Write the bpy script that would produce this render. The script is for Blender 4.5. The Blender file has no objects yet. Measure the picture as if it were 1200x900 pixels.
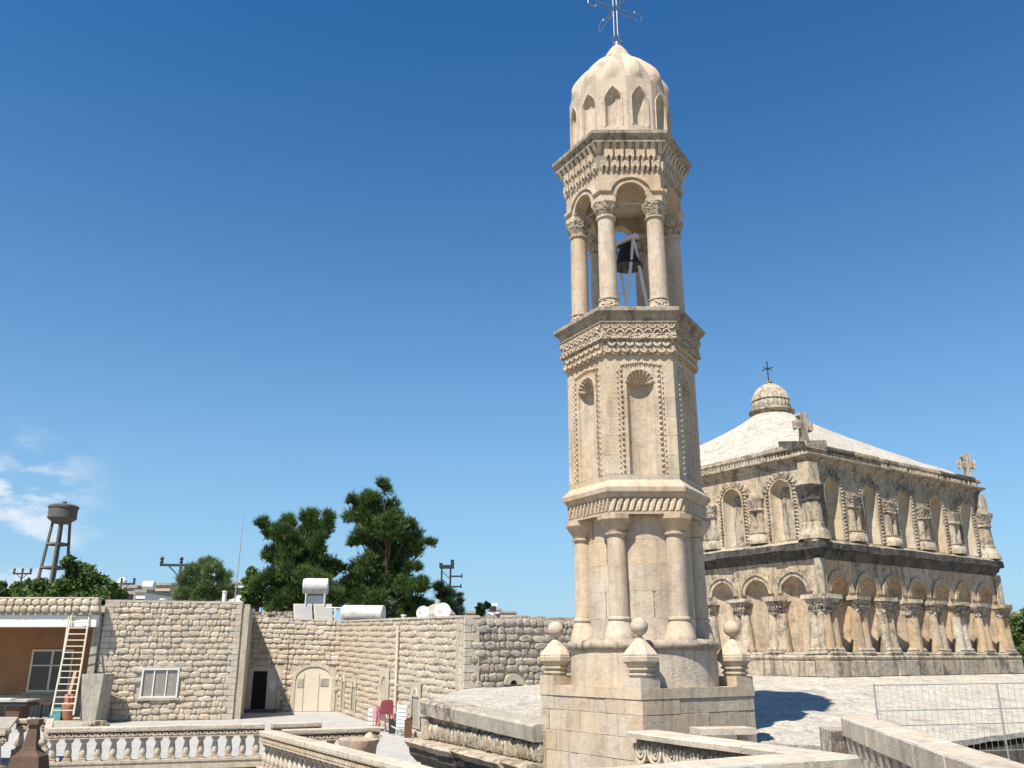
import bpy, math, random
import numpy as np
from mathutils import Matrix, Vector
random.seed(7)
SC = bpy.context.scene
COL = SC.collection
PI = math.pi
def rad(a): return math.radians(a)

# ------------------------------------------------------------------ camera
F_PX, H_PX = 1012.0, 318.0                  # focal length and horizon drop for a 1200 px wide frame
PITCH = math.atan(H_PX / F_PX)
cam_d = bpy.data.cameras.new('camera'); cam = bpy.data.objects.new('camera', cam_d); COL.objects.link(cam)
cam_d.sensor_width = 36; cam_d.lens = 36 * F_PX / 1200; cam_d.clip_end = 6000; cam_d.clip_start = .05
cam.location = (0, 0, 0); cam.rotation_euler = (PI / 2 + PITCH, 0, 0)
SC.camera = cam
CP, SP = math.cos(PITCH), math.sin(PITCH)
def spot(px, py, Y):                        # a point of the place at distance Y, from its sight line
    u = (px - 600) / F_PX; v = (450 - py) / F_PX; f = CP - SP * v
    return Vector((u / f * Y, Y, (SP + CP * v) / f * Y))

# ------------------------------------------------------------------ light and sky
SUN_B, SUN_E = 213.5, 57.0                  # bearing (from +Y towards +X) and height of the sun
w = bpy.data.worlds.new('World'); SC.world = w; w.use_nodes = True
nt = w.node_tree; nt.nodes.clear()
N = nt.nodes.new; L = nt.links.new
out = N('ShaderNodeOutputWorld'); bg = N('ShaderNodeBackground'); sky = N('ShaderNodeTexSky')
sky.sky_type = 'NISHITA'; sky.sun_disc = False
sky.sun_elevation = rad(SUN_E); sky.sun_rotation = rad(SUN_B)
sky.altitude = 900; sky.air_density = 1.0; sky.dust_density = .1; sky.ozone_density = 3.2
bg.inputs['Strength'].default_value = .082
tc = N('ShaderNodeTexCoord'); sp = N('ShaderNodeSeparateXYZ'); L(tc.outputs['Generated'], sp.inputs[0])
mp = N('ShaderNodeMapping'); mp.inputs['Scale'].default_value = (1, 1, 2.2); L(tc.outputs['Generated'], mp.inputs[0])
nz = N('ShaderNodeTexNoise'); nz.inputs['Scale'].default_value = 13; nz.inputs['Detail'].default_value = 9; nz.inputs['Roughness'].default_value = .58
L(mp.outputs[0], nz.inputs['Vector'])
cr = N('ShaderNodeMapRange'); cr.inputs['From Min'].default_value = .47; cr.inputs['From Max'].default_value = .62; cr.interpolation_type = 'SMOOTHSTEP'
L(nz.outputs[0], cr.inputs['Value'])
el = N('ShaderNodeMapRange'); el.inputs['From Min'].default_value = .235; el.inputs['From Max'].default_value = .15; el.interpolation_type = 'SMOOTHSTEP'
L(sp.outputs['Z'], el.inputs['Value'])
az = N('ShaderNodeMapRange'); az.inputs['From Min'].default_value = -.405; az.inputs['From Max'].default_value = -.49; az.interpolation_type = 'SMOOTHSTEP'
L(sp.outputs['X'], az.inputs['Value'])
m1 = N('ShaderNodeMath'); m1.operation = 'MULTIPLY'; L(cr.outputs[0], m1.inputs[0]); L(el.outputs[0], m1.inputs[1])
m2 = N('ShaderNodeMath'); m2.operation = 'MULTIPLY'; L(m1.outputs[0], m2.inputs[0]); L(az.outputs[0], m2.inputs[1])
m3 = N('ShaderNodeMath'); m3.operation = 'MULTIPLY'; m3.inputs[1].default_value = .75; L(m2.outputs[0], m3.inputs[0])
hs = N('ShaderNodeHueSaturation'); hs.inputs['Saturation'].default_value = 1.30; hs.inputs['Value'].default_value = 1.10; L(sky.outputs[0], hs.inputs['Color'])
mx = N('ShaderNodeMix'); mx.data_type = 'RGBA'; L(m3.outputs[0], mx.inputs[0])
hr = N('ShaderNodeMapRange'); hr.inputs['From Min'].default_value = .80; hr.inputs['From Max'].default_value = -.02; L(sp.outputs['Z'], hr.inputs['Value'])
hz = N('ShaderNodeMath'); hz.operation = 'POWER'; hz.inputs[1].default_value = 2.5; L(hr.outputs[0], hz.inputs[0]); hm = N('ShaderNodeMix'); hm.data_type = 'RGBA'; L(hz.outputs[0], hm.inputs[0]); L(hs.outputs[0], hm.inputs[6]); hm.inputs[7].default_value = (2.5, 4.3, 5.8, 1)
L(hm.outputs[2], mx.inputs[6]); mx.inputs[7].default_value = (6.6, 6.9, 7.3, 1)
L(mx.outputs[2], bg.inputs['Color']); L(bg.outputs[0], out.inputs['Surface'])

sd = bpy.data.lights.new('sun', 'SUN'); so = bpy.data.objects.new('sun', sd); COL.objects.link(so)
sd.energy = 5.0; sd.angle = rad(.53); sd.color = (1, .94, .85)
se, sb = rad(SUN_E), rad(SUN_B)
to_sun = Vector((math.sin(sb) * math.cos(se), math.cos(sb) * math.cos(se), math.sin(se)))
so.rotation_euler = to_sun.to_track_quat('Z', 'Y').to_euler(); so.location = (-20, -30, 60)
SC.view_settings.view_transform = 'Standard'; SC.view_settings.look = 'None'
SC.view_settings.exposure = 0.75; SC.view_settings.gamma = 1
SC.render.engine = 'CYCLES'; SC.cycles.max_bounces = 6; SC.cycles.diffuse_bounces = 3

# ------------------------------------------------------------------ materials
def mat(name, rough=.85, metal=0):
    m = bpy.data.materials.new(name); m.use_nodes = True
    b = m.node_tree.nodes['Principled BSDF']; b.inputs['Roughness'].default_value = rough; b.inputs['Metallic'].default_value = metal
    return m, m.node_tree, b
def mixc(t, fac, a, b, mode='MIX'):
    n = t.nodes.new('ShaderNodeMix'); n.data_type = 'RGBA'; n.blend_type = mode
    for s, v in ((0, fac), (6, a), (7, b)):
        if isinstance(v, (int, float)): n.inputs[s].default_value = v
        elif isinstance(v, tuple): n.inputs[s].default_value = (*v[:3], 1)
        else: t.links.new(v, n.inputs[s])
    return n.outputs[2]
def noise(t, vec, scale, detail=5, rough=.55, lo=.35, hi=.65, tp='noise'):
    n = t.nodes.new('ShaderNodeTexNoise' if tp == 'noise' else 'ShaderNodeTexVoronoi')
    n.inputs['Scale'].default_value = scale
    if tp == 'noise': n.inputs['Detail'].default_value = detail; n.inputs['Roughness'].default_value = rough
    t.links.new(vec, n.inputs['Vector'])
    r = t.nodes.new('ShaderNodeMapRange'); r.inputs['From Min'].default_value = lo; r.inputs['From Max'].default_value = hi
    t.links.new(n.outputs[0], r.inputs['Value'])
    return r.outputs[0]
def mul(t, a, b, op='MULTIPLY'):
    n = t.nodes.new('ShaderNodeMath'); n.operation = op
    for i, v in enumerate((a, b)):
        if isinstance(v, (int, float)): n.inputs[i].default_value = v
        else: t.links.new(v, n.inputs[i])
    return n.outputs[0]
def wpos(t, scale=(1, 1, 1)):
    g = t.nodes.new('ShaderNodeNewGeometry'); m = t.nodes.new('ShaderNodeMapping'); m.inputs['Scale'].default_value = scale
    t.links.new(g.outputs['Position'], m.inputs['Vector']); return m.outputs[0]
def stone(name, c1, c2, dark=(.09, .08, .07), dk=.3, streak=.2, rand=.15, bump=.5, bscale=30, rough=.9, carve=0, warm=None, pit=.3, specks=0, lines=0):
    m, t, b = mat(name, rough)
    P = wpos(t); S = wpos(t, (1, 1, .12))
    col = mixc(t, noise(t, P, 1.3, 6, .6), c1, c2)
    if warm: col = mixc(t, mul(t, noise(t, P, .55, 4, .5, .48, .66), .75), col, warm)
    fine = noise(t, P, 14, 7, .7, .3, .7)
    col = mixc(t, mul(t, fine, .28), col, tuple(x * .72 for x in c1))
    dirty = mixc(t, .45, tuple(x * .8 for x in c2), dark)
    col = mixc(t, mul(t, noise(t, P, 6.5, 12, .84, .50, .575), min(.9, .22 + dk * .7)), col, dirty)
    col = mixc(t, mul(t, noise(t, P, 3.1, 10, .8, .53, .60), .30), col, tuple(min(.75, x * 1.14) for x in c1))
    if dk: col = mixc(t, mul(t, mul(t, noise(t, P, 2.3, 12, .78, .525, .60), 1.0), dk), col, dark)
    if streak: col = mixc(t, mul(t, noise(t, S, 6.5, 9, .68, .50, .62), streak), col, dark)
    if specks: col = mixc(t, mul(t, noise(t, P, 15, 8, .8, .555, .60), min(1, specks * 1.7)), col, dark)
    if lines:
        g = t.nodes.new('ShaderNodeMapping'); g.inputs['Rotation'].default_value = (0, 0, .6); g.inputs['Scale'].default_value = (1.1, 7, 1); t.links.new(P, g.inputs['Vector'])
        col = mixc(t, mul(t, noise(t, g.outputs[0], 1.6, 10, .75, .53, .60), lines), col, dirty)
    if rand:
        oi = t.nodes.new('ShaderNodeObjectInfo'); hsv = t.nodes.new('ShaderNodeHueSaturation')
        r = t.nodes.new('ShaderNodeMapRange'); r.inputs['To Min'].default_value = 1 - rand; r.inputs['To Max'].default_value = 1 + rand
        t.links.new(oi.outputs['Random'], r.inputs['Value']); t.links.new(r.outputs[0], hsv.inputs['Value'])
        r2 = t.nodes.new('ShaderNodeMath'); r2.operation = 'FRACT'; t.links.new(mul(t, oi.outputs['Random'], 7.31), r2.inputs[0])
        r3 = t.nodes.new('ShaderNodeMapRange'); r3.inputs['To Min'].default_value = 1 - rand * 1.6; r3.inputs['To Max'].default_value = 1 + rand * 1.6
        t.links.new(r2.outputs[0], r3.inputs['Value']); t.links.new(r3.outputs[0], hsv.inputs['Saturation'])
        t.links.new(col, hsv.inputs['Color']); col = hsv.outputs[0]
    t.links.new(col, b.inputs['Base Color'])
    h = mul(t, noise(t, P, bscale, 8, .7, 0, 1), 1.0)
    h = mul(t, h, mul(t, noise(t, P, 4, 4, .6, 0, 1), .8), 'ADD')
    if pit: h = mul(t, h, mul(t, noise(t, P, 22, 3, .6, .60, .72), -pit * 2), 'ADD')
    if carve:
        v = noise(t, P, carve, tp='v', lo=.05, hi=.55); h = mul(t, mul(t, h, .4), mul(t, v, 1.6), 'ADD')
        c3 = mixc(t, mul(t, noise(t, P, carve, tp='v', lo=.5, hi=.2), .0), col, dark)
    bp = t.nodes.new('ShaderNodeBump'); bp.inputs['Strength'].default_value = bump; bp.inputs['Distance'].default_value = .045 if not carve else .07
    t.links.new(h, bp.inputs['Height']); t.links.new(bp.outputs[0], b.inputs['Normal'])
    return m
def plain(name, c, rough=.6, metal=0, var=.25, scale=8, c2=None, bump=.1):
    m, t, b = mat(name, rough, metal); P = wpos(t)
    col = mixc(t, noise(t, P, scale, 6, .65), c, c2 or tuple(x * (1 - var) for x in c)); t.links.new(col, b.inputs['Base Color'])
    bp = t.nodes.new('ShaderNodeBump'); bp.inputs['Strength'].default_value = bump; bp.inputs['Distance'].default_value = .01
    t.links.new(noise(t, P, scale * 6, 6, .7, 0, 1), bp.inputs['Height']); t.links.new(bp.outputs[0], b.inputs['Normal'])
    return m
def leafmat(name, c1, c2, scale=1.2):
    scale *= 1.5
    m, t, b = mat(name, .6)
    P = wpos(t); col = mixc(t, noise(t, P, scale, 4, .6, .42, .58), c1, c2)  # dark and bright clumps colour in shaded and sunlit tufts
    col = mixc(t, mul(t, noise(t, P, scale * 9, 2, .6, .45, .6), .6), col, tuple(x * 1.5 for x in c2))
    t.links.new(col, b.inputs['Base Color'])
    b.inputs['Specular IOR Level'].default_value = .25
    tr = t.nodes.new('ShaderNodeBsdfTranslucent'); t.links.new(col, tr.inputs['Color'])
    ms = t.nodes.new('ShaderNodeMixShader'); ms.inputs[0].default_value = .22
    o = [n for n in t.nodes if n.type == 'OUTPUT_MATERIAL'][0]
    t.links.new(b.outputs[0], ms.inputs[1]); t.links.new(tr.outputs[0], ms.inputs[2]); t.links.new(ms.outputs[0], o.inputs['Surface'])
    return m
M = {}
M['lime'] = stone('limestone', (.56, .468, .355), (.48, .38, .27), dk=.20, streak=.26, rand=.05, warm=(.50, .36, .22), bump=.35)
M['block'] = stone('limestone_block', (.56, .468, .355), (.48, .38, .27), dk=.20, streak=.24, rand=.09, warm=(.50, .36, .22), bump=.4)
M['lime_w'] = stone('limestone_weathered', (.45, .38, .29), (.33, .27, .20), dk=.6, streak=.75, rand=.04, bump=.45)
M['carved'] = stone('carved_limestone', (.56, .465, .34), (.48, .375, .26), dk=.25, streak=.1, rand=.05, bump=.9, carve=17)
M['church'] = stone('church_limestone', (.585, .505, .385), (.49, .395, .28), dark=(.07, .06, .05), dk=.62, streak=.55, rand=.08, bump=.9, warm=(.55, .41, .255), specks=.42)
M['church_w'] = stone('church_grey_stone', (.51, .43, .325), (.40, .325, .24), dark=(.055, .048, .04), dk=.75, streak=.6, rand=.08, bump=.8, specks=.35, warm=(.46, .36, .25))
M['church_o'] = stone('church_orange_stone', (.57, .455, .32), (.52, .375, .235), dark=(.13, .09, .06), dk=.4, streak=.35, rand=.10, bump=.8, warm=(.52, .35, .20), specks=.3)
M['niche'] = stone('church_niche_stone', (.60, .52, .40), (.53, .43, .30), dark=(.16, .12, .08), dk=.22, streak=.22, rand=.06, bump=.7, warm=(.55, .40, .24), specks=.12)
M['carved_c'] = stone('church_carved_stone', (.53, .45, .35), (.40, .32, .24), dark=(.07, .06, .05), dk=.6, streak=.3, rand=.1, bump=1.0, carve=11, specks=.3)
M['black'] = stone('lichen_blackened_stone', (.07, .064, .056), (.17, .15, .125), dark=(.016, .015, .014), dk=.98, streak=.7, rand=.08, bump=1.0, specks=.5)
M['plaster'] = stone('lime_roof_plaster', (.57, .52, .435), (.46, .41, .335), dark=(.15, .135, .11), dk=.5, streak=0, lines=.55, rand=.0, bump=1.0, bscale=9, pit=.5, specks=.4)
M['rubble'] = stone('rubble_stone', (.62, .53, .41), (.53, .44, .33), dk=.14, streak=.0, rand=.11, bump=1.0, warm=(.58, .475, .345), specks=.2)
M['rubble_g'] = stone('rubble_grey_stone', (.50, .44, .36), (.40, .345, .28), dk=.4, streak=.1, rand=.12, bump=.9, specks=.35)
M['mortar'] = stone('lime_mortar', (.53, .45, .34), (.46, .38, .28), dk=.2, streak=.1, rand=0, bump=.8)
M['mortar_shade'] = stone('old_mortar_and_shade', (.30, .25, .19), (.24, .20, .15), dk=.5, streak=.3, rand=0, bump=.9)  # wall mortar, also the painted-in shade behind carved balustrade bands
M['quoin'] = stone('quoin_stone', (.55, .485, .385), (.48, .41, .315), dk=.2, streak=.15, rand=.07, bump=.4)
M['grey'] = stone('grey_paving', (.40, .385, .355), (.33, .315, .29), dk=.25, streak=0, rand=.05, bump=.3, bscale=12)
M['rail'] = stone('pale_rail_stone', (.57, .49, .38), (.48, .40, .30), dk=.3, streak=.2, rand=.05, bump=.4)
M['orange'] = stone('terracotta_wall', (.36, .185, .095), (.28, .145, .08), dark=(.2, .1, .05), dk=.25, streak=.15, rand=.05, bump=.3)
M['earth'] = stone('dry_ground', (.30, .25, .18), (.22, .19, .13), dk=.3, streak=0, rand=0, bump=.8, bscale=2)
M['conc'] = stone('concrete', (.40, .365, .29), (.33, .30, .235), dk=.3, streak=.4, rand=.04, bump=.3)
M['concd'] = stone('dark_concrete', (.13, .12, .11), (.09, .085, .08), dk=.5, streak=.6, rand=0, bump=.4)
M['white'] = plain('white_paint', (.70, .69, .66), .5, var=.12)
M['tankw'] = stone('flaking_white_tank', (.60, .59, .56), (.50, .49, .47), dark=(.24, .22, .20), dk=.7, streak=0, rand=0, bump=.15, rough=.5)
M['iron'] = plain('dark_iron', (.06, .06, .065), .5, .6)
M['steel'] = plain('galvanised_steel', (.55, .56, .57), .38, .85)
M['crossm'] = plain('weathered_cross_metal', (.28, .29, .30), .4, .6)
M['wire'] = plain('grey_wire', (.42, .41, .38), .5, .5)
M['bell'] = plain('bell_bronze', (.035, .035, .035), .45, .6)
M['cream'] = plain('cream_paint', (.60, .53, .41), .6, var=.12)
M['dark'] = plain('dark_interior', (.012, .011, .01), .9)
M['glass'] = plain('window_glass', (.05, .05, .048), .12)
M['glassl'] = plain('frosted_pane', (.30, .27, .235), .25)
M['solar'] = plain('solar_glass', (.20, .21, .21), .22, c2=(.30, .28, .24), scale=1.2)
M['pink'] = plain('red_plastic', (.45, .10, .13), .4)
M['pinkl'] = plain('pale_pink_plastic', (.72, .45, .46), .4)
M['brown'] = plain('brown_wood', (.12, .055, .03), .6)
M['teal'] = plain('teal_plastic', (.10, .30, .31), .4)
M['clay'] = plain('clay_pot', (.42, .18, .09), .7)
M['wood'] = plain('pale_timber', (.55, .40, .24), .7)
M['bark'] = plain('bark', (.12, .085, .06), .9)
M['pine'] = leafmat('pine_needles', (.026, .058, .018), (.085, .14, .032), .7)
M['pine2'] = leafmat('cypress_needles', (.016, .038, .018), (.035, .065, .025), .7)
M['leaf'] = leafmat('broad_leaves', (.038, .075, .020), (.085, .135, .030), .7)
M['olive'] = leafmat('olive_leaves', (.080, .125, .045), (.16, .22, .08), 1.0)
M['shade'] = stone('shaded_brown_stone', (.15, .085, .055), (.10, .06, .04), dk=.4, streak=.3, rand=0, bump=.6)  # brown stone with the pinnacle's shade mixed into its colour

# ------------------------------------------------------------------ mesh helpers
from mathutils import noise as mnoise
ROUGH = {'church_limestone': .020, 'church_grey_stone': .020, 'church_orange_stone': .022, 'church_carved_stone': .028, 'lichen_blackened_stone': .03, 'limestone': .006, 'limestone_weathered': .008, 'carved_limestone': .006, 'pale_rail_stone': .007, 'quoin_stone': .008, 'concrete': .008}
class MB:
    def __init__(s, xf=None): s.v = []; s.f = []; s.xf = xf
    def add(s, vs, fs):
        o = len(s.v)
        if s.xf is not None: vs = [s.xf @ Vector(p) for p in vs]
        s.v += [tuple(p) for p in vs]; s.f += [tuple(i + o for i in f) for f in fs]
    def box(s, x0, x1, y0, y1, z0, z1, j=0):
        vs = [(x, y, z) for z in (z0, z1) for x, y in ((x0, y0), (x1, y0), (x1, y1), (x0, y1))]
        if j: vs = [tuple(c + random.uniform(-j, j) for c in p) for p in vs]
        s.add(vs, [(3, 2, 1, 0), (4, 5, 6, 7), (0, 1, 5, 4), (1, 2, 6, 5), (2, 3, 7, 6), (3, 0, 4, 7)])
    def quad(s, a, b, c, d): s.add([a, b, c, d], [(0, 1, 2, 3)])
    def poly(s, pts): s.add(pts, [tuple(range(len(pts)))])
    def loft(s, rings, cap=True, closed=True):
        n = len(rings[0]); vs = [p for r in rings for p in r]; fs = []
        for k in range(len(rings) - 1):
            for i in range(n if closed else n - 1):
                j = (i + 1) % n; fs.append((k * n + i, k * n + j, (k + 1) * n + j, (k + 1) * n + i))
        if cap: fs.append(tuple(reversed(range(n)))); fs.append(tuple((len(rings) - 1) * n + i for i in range(n)))
        s.add(vs, fs)
    def lathe(s, prof, n=16, cx=0, cy=0, rf=None, a0=0, cap=True):
        s.loft([[(cx + (r * (rf(a, z) if rf else 1)) * math.cos(a), cy + (r * (rf(a, z) if rf else 1)) * math.sin(a), z)
                 for a in [a0 + 2 * PI * i / n for i in range(n)]] for r, z in prof], cap)
    def prism(s, poly, z0, z1): s.loft([[(x, y, z0) for x, y in poly], [(x, y, z1) for x, y in poly]])
    def tube(s, p0, p1, r, n=6, r1=None):
        p0, p1 = Vector(p0), Vector(p1); d = (p1 - p0)
        if d.length < 1e-6: return
        q = d.to_track_quat('Z', 'Y'); r1 = r if r1 is None else r1
        s.loft([[tuple(p + q @ Vector((rr * math.cos(2 * PI * i / n + .3), rr * math.sin(2 * PI * i / n + .3), 0))) for i in range(n)] for p, rr in ((p0, r), (p1, r1))])
    def path(s, pts, r, n=6):
        for a, b in zip(pts[:-1], pts[1:]): s.tube(a, b, r, n)
    def build(s, name, m, parent=None, smooth=None, kind=None, label=None):
        am = ROUGH.get(m.name, 0)
        if am: s.v = [tuple(Vector(p) + mnoise.noise_vector(Vector(p) * 2.7) * am + mnoise.noise_vector(Vector(p) * 11) * am * .6) for p in s.v]
        me = bpy.data.meshes.new(name); me.from_pydata(s.v, [], s.f)
        if smooth:
            me.polygons.foreach_set('use_smooth', [True] * len(me.polygons)); me.set_sharp_from_angle(angle=rad(smooth))
        me.materials.append(m); me.update()
        o = bpy.data.objects.new(name, me); COL.objects.link(o)
        if parent is not None: o.parent = parent
        if kind: o['kind'] = kind
        if label: o['label'] = label
        return o
def thing(name, label, cat, loc=(0, 0, 0), rz=0, group=None):
    o = bpy.data.objects.new(name, None); COL.objects.link(o); o.location = loc; o.rotation_euler = (0, 0, rz)
    o.empty_display_size = .2; o['label'] = label; o['category'] = cat
    if group: o['group'] = group
    return o
def tag(o, label, cat, group=None):
    o['label'] = label; o['category'] = cat
    if group: o['group'] = group
    return o
def kids(o): return [c for c in bpy.data.objects if c.parent == o]
def dup(root, loc, rz=0, label=None):
    def rec(o, par):
        c = o.copy(); COL.objects.link(c); c.parent = par
        for k in KID.get(o.name, []): rec(k, c)
        return c
    r = rec(root, None); r.location = loc; r.rotation_euler = (0, 0, rz)
    if label: r['label'] = label
    return r
KID = {}
def index_kids():
    KID.clear()
    for o in bpy.data.objects:
        if o.parent: KID.setdefault(o.parent.name, []).append(o)
def inst(me, name, parent, loc, sc=(1, 1, 1), rot=(0, 0, 0)):
    o = bpy.data.objects.new(name, me); COL.objects.link(o); o.parent = parent; o.location = loc; o.scale = sc; o.rotation_euler = rot
    return o
def RZ(a): return Matrix.Rotation(rad(a), 4, 'Z')
def T(x, y, z): return Matrix.Translation((x, y, z))

# arches: a facade lies at y = -Y0, x runs along it, +y goes into the wall
def Hround(r): return lambda s: r * math.sqrt(max(0, 1 - s * s))
def Hpoint(h): return lambda s: h * (1 - abs(s)) ** .62
def arch_panel(mb, y, u0, u1, z0, z1, uc, r, zb, zs, H=None, n=14):
    H = H or Hround(r)
    q = lambda a, b, c, d: mb.quad((a, y, c), (b, y, c), (b, y, d), (a, y, d))
    if uc - r > u0: q(u0, uc - r, z0, z1)
    if u1 > uc + r: q(uc + r, u1, z0, z1)
    if zb > z0: q(uc - r, uc + r, z0, zb)
    for i in range(n):
        a, b = -math.cos(PI * i / n), -math.cos(PI * (i + 1) / n)
        mb.quad((uc + a * r, y, zs + H(a)), (uc + b * r, y, zs + H(b)), (uc + b * r, y, z1), (uc + a * r, y, z1))
def niche(mb, y, uc, r, zb, zs, dp, H=None, n=16, m=7, flute=0, amp=.08):
    H = H or Hround(r)
    an = [PI * i / n for i in range(n + 1)]
    rings = [[(uc - r * math.cos(a), y + dp * math.sin(a), z) for a in an] for z in (zb, zs)]
    mb.loft(rings, cap=False, closed=False)
    rings = []
    for k in range(m + 1):
        ph = PI / 2 * k / m; s = math.cos(ph) if k < m else .001
        rings.append([(uc - r * s * math.cos(a), y + dp * s * math.sin(a) * (1 + (amp * math.cos(flute * a) if flute else 0)), zs + H(s)) for a in an])
    mb.loft(rings, cap=False, closed=False)
    mb.poly([(uc - r * math.cos(a), y + dp * math.sin(a), zb) for a in an])
def arch_soffit(mb, y, uc, r, zb, zs, dp, H=None, n=16):
    H = H or Hround(r)
    pts = [(uc - r, zb)] + [(uc - math.cos(PI * i / n) * r, zs + H(-math.cos(PI * i / n))) for i in range(n + 1)] + [(uc + r, zb)]
    mb.loft([[(u, y, z) for u, z in pts], [(u, y + dp, z) for u, z in pts]], cap=False, closed=False)
def arc_band(mb, y0, y1, uc, zc, ri, ro, a0, a1, n=12):       # a flat ring piece standing proud from y1 (wall) to y0 (front)
    sec = []
    for i in range(n + 1):
        a = a0 + (a1 - a0) * i / n; c, s = math.cos(a), math.sin(a)
        sec.append([(uc + ri * c, y1, zc + ri * s), (uc + ri * c, y0, zc + ri * s), (uc + ro * c, y0, zc + ro * s), (uc + ro * c, y1, zc + ro * s)])
    mb.loft(sec)
def strip(mb, y0, y1, pts, hw):                                # a moulding of half width hw along a path in the facade
    sec = []
    for i, (u, z) in enumerate(pts):
        a = pts[max(0, i - 1)]; b = pts[min(len(pts) - 1, i + 1)]
        dx, dz = b[0] - a[0], b[1] - a[1]; l = math.hypot(dx, dz) or 1; nx, nz_ = -dz / l * hw, dx / l * hw
        sec.append([(u - nx, y1, z - nz_), (u - nx * .6, y0, z - nz_ * .6), (u + nx * .6, y0, z + nz_ * .6), (u + nx, y1, z + nz_)])
    mb.loft(sec)
def tooth(mb, y, u, z, du, dz, w, pr):                         # small carved leaf: raised wedge pointing along (du,dz)
    px, pz = -dz, du; k = w
    mb.add([(u - px * k, y, z - pz * k), (u + px * k, y, z + pz * k), (u + du, y, z + dz), (u + du * .25, y - pr, z + dz * .25)], [(0, 1, 3), (1, 2, 3), (2, 0, 3)])
def border(mb, y, uc, r, zb, zs, step, size, pr, rows=1, slant=.5, H=None, gap=.0):
    H = H or Hround(r); path = []
    n = max(2, int((zs - zb) / step))
    for i in range(n): path.append((uc - r, zb + (i + .5) * (zs - zb) / n, 0, 1))
    na = max(5, int(PI * r / step))
    for i in range(na):
        a = PI - PI * (i + .5) / na
        path.append((uc + r * math.cos(a), zs + H(math.cos(a)), math.sin(a), -math.cos(a)))
    for i in range(n): path.append((uc + r, zs - (i + .5) * (zs - zb) / n, 0, -1))
    for u, z, tx, tz in path:
        nx, nz_ = -tz, tx
        for rr in range(rows):
            sg = 1 if rr == 0 else -1
            tooth(mb, y, u + nx * rr * size * .2, z + nz_ * rr * size * .2, (tx * slant + nx * sg) * size, (tz * slant + nz_ * sg) * size, .42, pr)

# ------------------------------------------------------------------ ground
def structure(o): o['kind'] = 'structure'; return o
g = MB(); n = 36
R_ = [0, 30, 70, 150, 400, 1200, 4500]
rings = [[(max(r, .01) * math.cos(2 * PI * i / n), max(r, .01) * math.sin(2 * PI * i / n) + 20, -6.0 - (r > 400) * 6 - (r > 2000) * 30) for i in range(n)] for r in R_]
g.loft(rings, cap=False); structure(g.build('ground', M['earth']))

# ------------------------------------------------------------------ shared unit meshes
def unit_block(j=.02, ch=.04, seed=0):
    r = random.Random(seed); vs = []
    for y, k in ((0, 0), (-.8, 0), (-1, ch)):
        for x, z in ((-.5, -.5), (.5, -.5), (.5, .5), (-.5, .5)):
            vs.append((x * (1 - 2 * k) + r.uniform(-j, j), y + r.uniform(-j, j) * 2, z * (1 - 2 * k) + r.uniform(-j, j)))
    fs = []
    for k in (0, 1):
        for i in range(4): fs.append((k * 4 + i, k * 4 + (i + 1) % 4, k * 4 + 4 + (i + 1) % 4, k * 4 + 4 + i))
    fs.append((8, 9, 10, 11)); fs.append((3, 2, 1, 0))
    me = bpy.data.meshes.new('block'); me.from_pydata(vs, [], fs); me.update(); return me
def unit_pillow(seed=0):                                       # a rough fieldstone: face pushed out, uneven rim
    r = random.Random(seed); n = 10; vs = []
    k1 = r.uniform(3.2, 7.0)
    def ring(y, s):
        o = []
        for i in range(n):
            a = 2 * PI * (i + .5) / n; c, q = math.cos(a), math.sin(a)
            m = 1 / (abs(c) ** k1 + abs(q) ** k1) ** (1 / k1)
            o.append((.5 * s * m * c * r.uniform(.86, 1.05), y + r.uniform(-.12, .12) * (y < -.4), .5 * s * m * q * r.uniform(.84, 1.06)))
        return o
    vs += ring(0, 1.0); vs += ring(-.5, 1.0); vs += ring(-.84, .78); vs += ring(-1.0, .42)
    fs = [(k * n + i, k * n + (i + 1) % n, k * n + n + (i + 1) % n, k * n + n + i) for k in range(3) for i in range(n)]
    fs.append(tuple(3 * n + i for i in range(n)))
    me = bpy.data.meshes.new('fieldstone'); me.from_pydata(vs, [], fs)
    me.polygons.foreach_set('use_smooth', [True] * len(me.polygons)); me.set_sharp_from_angle(angle=rad(26)); me.update(); return me
def with_mat(me, m):
    c = me.copy(); c.materials.append(m); return c
BLK = [with_mat(unit_block(j=.004, ch=.012, seed=k), M['block']) for k in range(5)]
PILC = [None]
BLKC = [with_mat(unit_block(j=.035, ch=.05, seed=k), M['church']) for k in range(5)]
BLKW = [with_mat(unit_block(j=.035, ch=.05, seed=k + 9), M['church_w']) for k in range(3)]
QUO = [with_mat(unit_block(j=.02, seed=k + 20), M['quoin']) for k in range(4)]
PILC = [with_mat(unit_pillow(k + 40), M['church']) for k in range(6)]
PIL = [with_mat(unit_pillow(k), M['rubble']) for k in range(9)]
PILG = [with_mat(unit_pillow(k + 20), M['rubble_g']) for k in range(9)]
def wall_frame(p, q):                                          # local frame: x from p to q, -y outward (towards the right-hand side when walking p->q)
    a = math.atan2(q[1] - p[1], q[0] - p[0]); return a, math.hypot(q[0] - p[0], q[1] - p[1])
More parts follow.
